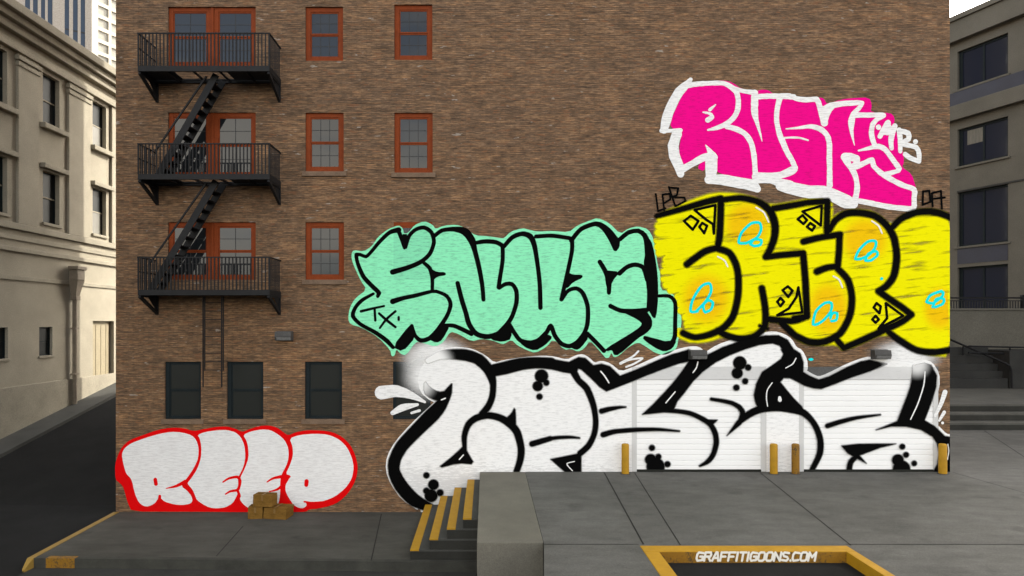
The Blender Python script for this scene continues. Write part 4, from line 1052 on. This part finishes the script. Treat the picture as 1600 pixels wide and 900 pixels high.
L.S(R2, [(65,520,36),(85,560,36),(100,610,34),(60,635,38),(0,650,42)], [(10,400,36),(45,490,36),(68,530,36)], [(0,720,80),(100,745,95),(200,765,88),(300,765,84),(370,790,90),(450,830,98),(510,850,68)], [(0,90,38),(60,90,36),(110,110,36),(180,118,36),(250,115,38),(270,160,38),(290,220,50),(305,280,50)], [(35,322,8),(120,315,18),(210,305,32),(280,325,38),(325,370,38),(340,430,38),(340,520,38),(342,620,38),(342,720,42)], [(5,387,14),(70,383,14),(130,385,13),(190,402,12)],
 [(300,190,52),(350,160,46),(430,145,40),(510,140,38),(570,140,30),(545,180,30),(510,215,36),(495,270,46),(495,330,28),(505,390,14),(517,438,4)], [(520,225,38),(600,225,36),(720,227,36),(680,250,32),(645,290,36),(635,350,38),(645,400,38),(660,440,36)],
 [(545,475,12),(610,460,26),(680,445,36),(730,465,36),(780,530,36),(830,600,38),(825,615,30),(760,635,36),(720,640,30)], [(450,520,58),(490,520,56),(530,530,50),(535,560,44),(510,590,50),(500,610,40)], [(450,530,50),(480,580,40),(500,605,40)], [(500,605,40),(525,660,38),(535,730,38),(525,800,40),(500,845,40)], [(530,590,36),(590,560,36),(640,540,38),(650,580,36),(700,630,38),(780,680,38),(860,720,38),(935,748,38),(935,810,38),(930,880,38),(850,880,38),(740,867,38),(620,842,38),(540,827,38)],
 [(685,310,38)], [(695,375,36),(725,320,38),(752,278,38),(748,350,36)], [(700,352,22),(760,352,26)], [(745,282,34),(772,330,38),(785,352,34),(800,302,38),(780,360,40),(772,410,36),(777,458,30)], [(830,330,36),(838,400,36),(838,480,30)], [(840,338,36),(893,352,36),(896,395,36),(850,425,36),(950,452,34),(970,500,34),(970,550,32)], [(872,500,36),(905,525,36),(968,550,34)], [(945,412,38)], **k)
L.P(R2, [(285,165),(400,150),(345,210),(320,300),(300,300)], it=1)
coat('outline', L.all(), M['p_white'], 0.014, pink)

# ---- yellow piece right, cut off by the corner
yf = [q[:2] for q in Y1([(60,190),(56,160),(130,122),(250,72),(350,40),(480,44),(580,72),(640,108),(820,76)])] + \
     [q[:2] for q in Y2([(66,75),(180,66),(202,108),(195,175),(235,145),(320,128),(420,138),(505,212),(560,160),(640,130),(720,125),(813,150),(816,500),(813,888),(700,880),(610,840),(490,755),(260,860),(225,825),(150,828),(60,822),(0,785)])] + \
     [q[:2] for q in Y1([(760,765),(690,708),(632,702),(620,750),(570,792),(470,802),(400,782),(330,808),(250,818),(185,790),(200,745),(215,690),(190,640),(180,570),(140,520),(120,490),(120,420),(100,370),(80,300),(70,240)])]
yel = Layer(); yel.polys.append(smooth_poly(yf))
for x, y in ((50,205),(48,240),(42,280),(45,315),(52,345),(90,380),(85,410),(78,445),(78,480),(90,512),(112,540),(150,575),(155,610),(165,645),(190,680),(200,715),(200,752)): yel.S(Y1, [(x+14,y+5,36),(x+70,y-12,40)])
yel.S(Y1, [(170,765,44),(230,792,44),(300,790,44)])
ofades = []
for f, x, y, rx, ry in ((Y1,525,205,150,150),(Y1,310,590,155,165),(Y2,370,285,150,150),(Y2,180,640,135,170),(Y2,760,640,110,140)):
    q = f([(x, y)])[0]; ofades.append((q[0], q[1], rx/3.333, ry/3.333, 1.0, 0.45))
yellow = tag(soft(yel, 'graffiti', M['p_yellow'], 0.013, bb, widths=((1.5, 0.5), (3.2, 0.25)), fades=ofades), 'lemon yellow letter graffiti with orange fades cut off by the wall corner')
L = Layer().S(Y1, [(55,158,22),(200,118,26),(300,88,28),(385,68,30)], [(387,68,30),(385,160,30),(380,260,30),(372,312,28)], [(365,325,28),(300,345,30),(210,410,30)], [(370,328,30),(430,350,30),(465,410,30),(478,480,30),(475,580,30),(450,680,30),(400,740,30),(330,775,28),(250,790,26),(190,768,28)],
 [(395,75,26),(490,65,26),(580,85,28),(640,130,34),(668,200,34),(665,270,32),(640,340,30),(620,372,28)], [(620,372,28),(700,362,28),(815,352,28)], [(833,682,26),(760,705,28),(630,695,28)], [(600,535,30),(615,620,30),(620,690,30),(610,740,28),(560,785,28),(480,797,28),(410,777,28),(370,755,28)], [(660,120,28),(750,105,28),(833,90,26)], [(767,775,28),(720,730,28),(690,700,26)])
L.S(Y1, [(590,730,12),(630,745,12)])
L.S(Y2, [(48,355,30),(60,500,30),(68,680,30)], [(68,682,28),(0,692,26)], [(66,90,26),(120,85,26),(175,82,28)], [(175,82,28),(173,160,28),(172,245,28)], [(50,292,28),(130,272,28),(240,255,28)], [(238,256,28),(235,340,28),(228,420,28)], [(228,420,26),(170,428,28),(120,448,30)],
 [(225,430,28),(280,490,30),(302,580,30),(290,680,30),(240,770,30),(160,812,30),(80,814,30),(10,782,28)], [(185,235,22),(215,182,28),(270,147,30),(340,142,30),(420,158,30),(480,205,30),(520,270,32),(535,370,32),(520,470,32),(480,525,30),(440,550,28)], [(440,550,28),(500,592,28),(560,632,28),(612,672,28)], [(612,672,28),(560,710,28),(460,757,28),(350,807,28),(260,845,26)], [(260,845,26),(225,805,26)],
 [(505,225,26),(560,172,28),(630,142,30),(710,135,30),(770,148,30),(815,167,28)], [(490,760,24),(560,812,28),(640,857,28),(730,868,28),(816,855,28)])
soft(L, 'outline', M['p_black'], 0.019, yellow)
L = Layer()
for f, *pts in ((Y1,(250,128),(358,102),(350,250)),(Y1,(250,128),(310,178),(345,200),(350,250)),(Y1,(230,158),(195,185),(240,230),(270,185),(230,158)),(Y1,(290,195),(275,215),(300,248),(315,210),(290,195)),(Y2,(45,135),(145,105),(140,208),(45,135)),(Y2,(45,155),(20,175),(50,200),(68,180),(45,155)),(Y2,(85,195),(68,215),(95,235),(110,212),(85,195)),
  (Y1,(790,530),(810,660),(680,675)),(Y1,(680,675),(740,640),(780,580),(790,530)),(Y1,(735,525),(708,545),(738,580),(760,548),(735,525)),(Y1,(697,585),(680,605),(697,628),(715,605),(697,585)),(Y2,(478,612),(568,678),(440,745)),(Y2,(440,745),(485,690),(478,612)),(Y2,(430,612),(415,635),(445,665),(452,630),(430,612)),(Y2,(425,678),(408,697),(425,714),(442,697),(425,678))):
    L.S(f, [(a, b, 14) for a, b in pts], straight=True)
for f, w, *pts in ((Y1,10,(48,45),(60,133),(98,118)),(Y1,10,(92,130),(83,48),(122,42),(124,72),(90,92)),(Y1,10,(116,8),(150,108)),(Y1,10,(116,10),(165,14),(158,50),(135,60),(195,62),(204,80),(150,108)),(Y2,11,(672,30),(705,28),(710,85),(670,100),(672,30)),(Y2,11,(722,108),(718,40),(765,28),(770,120)),(Y2,11,(720,70),(785,62))):
    L.S(f, [(a, b, w) for a, b in pts], straight=True)
coat('mark', L.all(), M['p_black'], 0.0205, yellow, split=True)
L = Layer()
for f, *pts in ((Y1,(520,300),(480,297),(495,245),(545,197),(588,195),(596,230),(575,270),(520,300)),(Y1,(540,305),(560,280),(597,285),(592,308),(560,315),(540,303)),(Y1,(265,655),(230,655),(240,595),(285,525),(328,510),(336,550),(310,600),(262,652)),(Y1,(300,655),(295,622),(322,597),(345,610),(335,645),(305,660)),
  (Y2,(345,380),(320,382),(340,335),(385,292),(425,290),(422,325),(385,365),(345,383)),(Y2,(372,388),(388,355),(428,342),(435,362),(400,390),(372,390)),(Y2,(125,720),(100,722),(115,655),(160,612),(195,612),(192,655),(155,700),(122,722)),(Y2,(190,690),(200,665),(225,665),(220,700),(195,705)),(Y2,(690,605),(710,572),(768,550),(775,572),(725,612),(692,607)),(Y2,(722,632),(742,590),(780,590),(775,615),(735,633))):
    L.S(f, [(a, b, 14) for a, b in pts])
L.polys.append(dot(1266.6, 561.5, 4, ry=2.2)); L.polys.append(dot(1377, 435.5, 2.4))
coat('swirl', L.all(), M['p_cyan'], 0.0215, yellow, split=True)
L = Layer().S(Y1, [(570,115,8),(610,140,9),(635,190,8)], [(370,370,8),(405,390,9),(422,422,8)]).S(Y2, [(405,185,8),(440,210,9),(458,248,8)], [(205,472,8),(235,490,9),(252,530,8)])
coat('highlight', L.all(), M['p_white'], 0.0222, yellow, split=True)

# ---- big white piece across the wall and both roll-up doors
wf = [q[:2] for q in W1([(285,893),(190,833),(138,760),(111,690),(118,620),(158,550),(238,460),(330,375),(362,345),(330,333),(285,295),(272,230),(292,170),(340,118),(400,83),(470,77),(540,87),(600,117),(650,158),(700,143),(800,128),(900,121)])] + \
     [q[:2] for q in W2([(100,153),(180,173),(240,143),(275,138),(310,158),(345,193),(390,178),(440,193),(505,247),(600,212),(720,157),(820,117),(920,92),(980,90),(1025,128),(1100,80),(1200,46)])] + \
     [q[:2] for q in W2b([(560,28),(680,8),(760,-2),(830,16),(882,52),(912,108),(952,126),(985,190),(990,250)])] + \
     [q[:2] for q in W3([(380,233),(420,257),(465,277),(520,257),(640,197),(720,166),(775,152),(900,180),(1050,178),(1110,172),(1155,187),(1195,250),(1195,330),(1170,420),(1120,533),(1185,568),(1245,628),(1275,628)])] + [(1490, 745), (760, 745), (745, 800), (662, 800)]
halo = stroke([(a, b_, 4.6) for a, b_ in smooth_poly(wf)], 0.0, straight=True)
white = tag(coat('graffiti', [smooth_poly(wf)] + halo, M['p_whitewall'], 0.010, bb, skip_doors=True, lintel_mat=M['p_thinwhite']), 'huge white letter graffiti with black outline across the wall and both doors')
L = Layer().S(W1, [(330,878,40),(250,840,62),(185,772,66),(148,700,56),(150,640,58),(185,570,60),(260,490,64),(340,410,70),(385,360,56),(418,300,36),(436,258,5)], [(318,140,24),(380,112,38),(440,107,48),(510,112,54),(570,132,54),(615,175,50),(635,215,42),(645,260,28),(640,320,28),(620,370,30),(588,407,28)], [(640,190,58),(700,177,62),(780,157,60),(860,150,54),(935,152,52)],
 [(503,600,16),(500,520,24),(520,460,28),(560,427,30),(620,414,30),(680,427,32),(730,457,36),(765,500,34),(785,580,32),(780,640,30),(762,695,28)], [(840,557,26),(932,530,22)])
L.P(W1, [(300,240),(325,275),(370,298),(408,292),(434,268),(432,310),(405,365),(370,342),(330,328),(298,300)], [(710,430),(737,405),(754,372),(758,440),(757,490),(735,460)], [(498,560),(515,600),(552,660),(470,652),(365,680),(430,630),(490,575)])
L.D(W1, (310,715,14),(345,762,25),(310,793,15),(378,802,16),(333,817,31),(887,217,32),(868,267,24),(911,250,14),(877,320,14))
L.S(W2, [(20,187,56),(90,192,60),(160,207,64),(215,215,64)], [(-36,678,22),(30,655,22),(120,640,18),(200,637,14),(255,642,6)], [(215,230,40),(250,290,34),(300,340,36),(340,440,32),(355,540,30),(345,620,30),(310,690,32),(260,735,34)], [(390,478,28),(440,465,24),(500,455,14),(538,453,5)], [(400,622,30),(470,603,26),(600,592,22),(740,590,16),(865,600,7)])
L.P(W2, [(180,185),(250,150),(290,155),(340,200),(390,190),(440,205),(502,264),(600,227),(720,174),(820,132),(920,107),(940,170),(860,187),(760,222),(660,260),(560,302),(420,356),(380,330),(330,280),(270,225),(240,212),(205,240)], [(80,772),(265,735),(265,860),(180,860)], it=0)
L.D(W2, (698,702,17),(690,774,33),(737,757,17),(793,802,17),(720,818,54))
L.S(W2b, [(-5,545,24),(80,550,26),(170,565,28),(250,600,30),(310,640,32),(345,700,34),(355,770,34),(335,850,32),(298,902,28),(240,935,10)], [(320,465,18),(400,478,22),(470,495,26),(520,525,30),(540,560,34),(535,592,36)], [(530,612,40),(600,567,38),(660,542,38),(720,525,30)])
L.P(W2b, [(60,150),(160,118),(285,160),(400,102),(560,46),(700,20),(790,18),(855,50),(890,105),(905,128),(840,215),(826,170),(828,130),(800,88),(750,72),(660,82),(560,112),(450,155),(350,205),(260,270),(190,340),(130,420),(80,480),(55,540),(0,555),(-164,573),(-90,505),(0,410),(70,330),(130,250),(168,190),(110,205)], [(285,610),(362,612),(330,645)], [(555,575),(530,640),(430,722),(500,620)], it=0)
L.D(W2b, (520,212,45),(578,243,20),(502,283,36),(558,340,19),(496,385,20))
L.S(W3, [(-8,522,28),(60,482,34),(130,462,42),(220,458,38),(300,467,42),(370,487,38),(420,532,32),(455,590,32),(475,660,34),(470,740,34),(425,835,28)], [(518,568,26),(600,542,24),(700,518,18),(840,500,6)], [(700,750,24),(660,790,30),(650,845,30)])
L.P(W3, [(235,100),(310,100),(350,125),(370,180),(368,240),(410,265),(465,287),(530,267),(640,210),(720,176),(775,166),(880,190),(780,232),(660,272),(560,312),(480,341),(430,336),(380,321),(330,296),(290,275),(250,275),(228,300),(260,340),(310,400),(360,450),(380,490),(280,472),(160,467),(110,482),(80,430),(70,380),(85,310),(120,240),(180,200),(235,160),(250,130)],
 [(1035,270),(1040,200),(1110,186),(1150,198),(1184,260),(1180,330),(1150,430),(1110,535),(1170,570),(1235,632),(1275,638),(1275,690),(1195,685),(1160,632),(1090,590),(1000,570),(910,570),(815,593),(945,540),(1000,400),(1025,330)], [(1180,640),(1275,690),(1275,862),(1155,862),(1192,800),(1202,730)],
 [(605,690),(700,680),(800,678),(935,678),(840,700),(760,730),(712,748),(755,797),(690,762),(640,732)], it=0)
L.D(W3, (975,695,16),(998,745,16),(1048,797,15),(948,777,34),(970,832,52))
wfades = [(672,566,42,36,1.0,0.45),(655,598,34,34,0.85,0.25),(1408,566,34,26,0.85,0.4),(1432,570,26,26,0.8,0.2)]
soft(L, 'outline', M['p_blackfade'], 0.0245, white, widths=((0.9, 0.5), (1.8, 0.25)), fades=wfades)
L = Layer().S(W1, [(475,635,6),(495,613,6)], [(385,336,6),(405,328,6)], [(85,300,70),(160,292,60),(230,312,38),(302,347,12)], [(140,402,22),(190,375,36),(265,360,14)], [(235,402,12),(275,390,14)])
L.S(W2, [(225,785,6),(178,800,6),(212,842,6)], [(385,235,8),(410,265,9),(435,305,8)], [(615,112,12),(580,145,12),(505,187,16),(560,165,12),(640,155,12),(590,188,12),(540,208,12)])
L.S(W2b, [(225,205,9),(215,245,9),(190,280,8)], [(65,415,9),(0,492,8)])
L.S(W3, [(180,305,6),(150,350,7),(145,400,7),(152,448,6)], [(325,155,7),(305,190,7),(262,215,6)], [(225,395,18),(227,410,24)], [(1113,238,7),(1105,320,8),(1070,430,8),(1025,528,7)], [(1252,680,5),(1258,720,6),(1250,775,5)], [(1235,362,30),(1212,430,26),(1175,505,18)], [(1230,485,22),(1200,535,15)], [(1220,550,18)])
coat('highlight', L.all(), M['p_white'], 0.0265, white, split=True)
# soft white haze sprayed beside the outline, on the brick and the painted-out window
for n_, (x, y, rx, ry, pk_, cr) in enumerate(((682,560,66,40,1.0,0.35),(670,588,50,44,1.0,0.25),(1414,558,66,34,1.0,0.3))):
    haze_spray('spray_haze', x, y, rx, ry, M['p_white'], 0.0078+0.0003*n_, white, pk_, cr, xmax=XEDGE)

# ---- lettering painted on the inner face of the pit kerb
L = Layer(); cw = 12.0
GL = {'G': [[(9,2),(2,1),(0,4),(0,10),(2,13),(9,12),(9,7),(5,7)]], 'R': [[(0,13),(0,1),(8,1),(9,4),(8,7),(0,7)],[(5,7),(9,13)]], 'A': [[(0,13),(4,1),(6,1),(9,13)],[(2,9),(8,9)]], 'F': [[(0,13),(0,1),(9,1)],[(0,7),(7,7)]],
      'I': [[(0.5,1),(0.5,13)]], 'T': [[(0,1),(9,1)],[(4.5,1),(4.5,13)]], 'O': [[(2,1),(7,1),(9,3),(9,11),(7,13),(2,13),(0,11),(0,3),(2,1)]], 'N': [[(0,13),(0,1),(9,13),(9,1)]], 'S': [[(9,2),(2,1),(0,3),(2,6.5),(7,7.5),(9,10),(7,13),(0,12)]], '.': [[(1,12.4),(1,13)]], 'C': [[(9,2),(2,1),(0,4),(0,10),(2,13),(9,12)]], 'M': [[(0,13),(0,1),(5,8),(10,1),(10,13)]]}
ADV = {'I': 4.4, '.': 3.6, 'M': 13.4}
x = 0; letters = []
for ch in 'GRAFFITIGOONS.COM':
    for p in GL[ch]: letters.append([(x+a+(13-b_)*0.2, b_, 3.3) for a, b_ in p])
    x += ADV.get(ch, 12.0)
tot = x
polys = []
for p in letters: polys += stroke(p, straight=True)
vs, fs = [], []
KX0, KX1 = PX(1088,13.0)-5.36, PX(1277,13.0)-5.36
KZ1, KZ0 = PZ(863.5,13.0)-1.03, PZ(876.5,13.0)-1.03
for p in polys:
    n = len(vs); vs += [Vector(q) for q in p]; fs.append(list(range(n, n+len(p))))
ov, _, of, _, _, ofid = delaunay_2d_cdt(vs, [], fs, 0, 1e-4, True)
b = MB(); b.cov = [1.0]*len(ov); b.fade = None
b.v = [(KX0+(q.x)/tot*(KX1-KX0), 0.0115, KZ1-(q.y-1)/12*(KZ1-KZ0)) for q in ov]
b.f = [tuple(f) for f, i_ in zip(of, ofid) if i_]; b.m = [0]*len(b.f)
M['p_cream'] = paint_mat('cream_stencil_paint', (0.72, 0.70, 0.63), 0.25, 0.62, 0.7)
b.build('lettering', M['p_cream'], kb, fix=False)
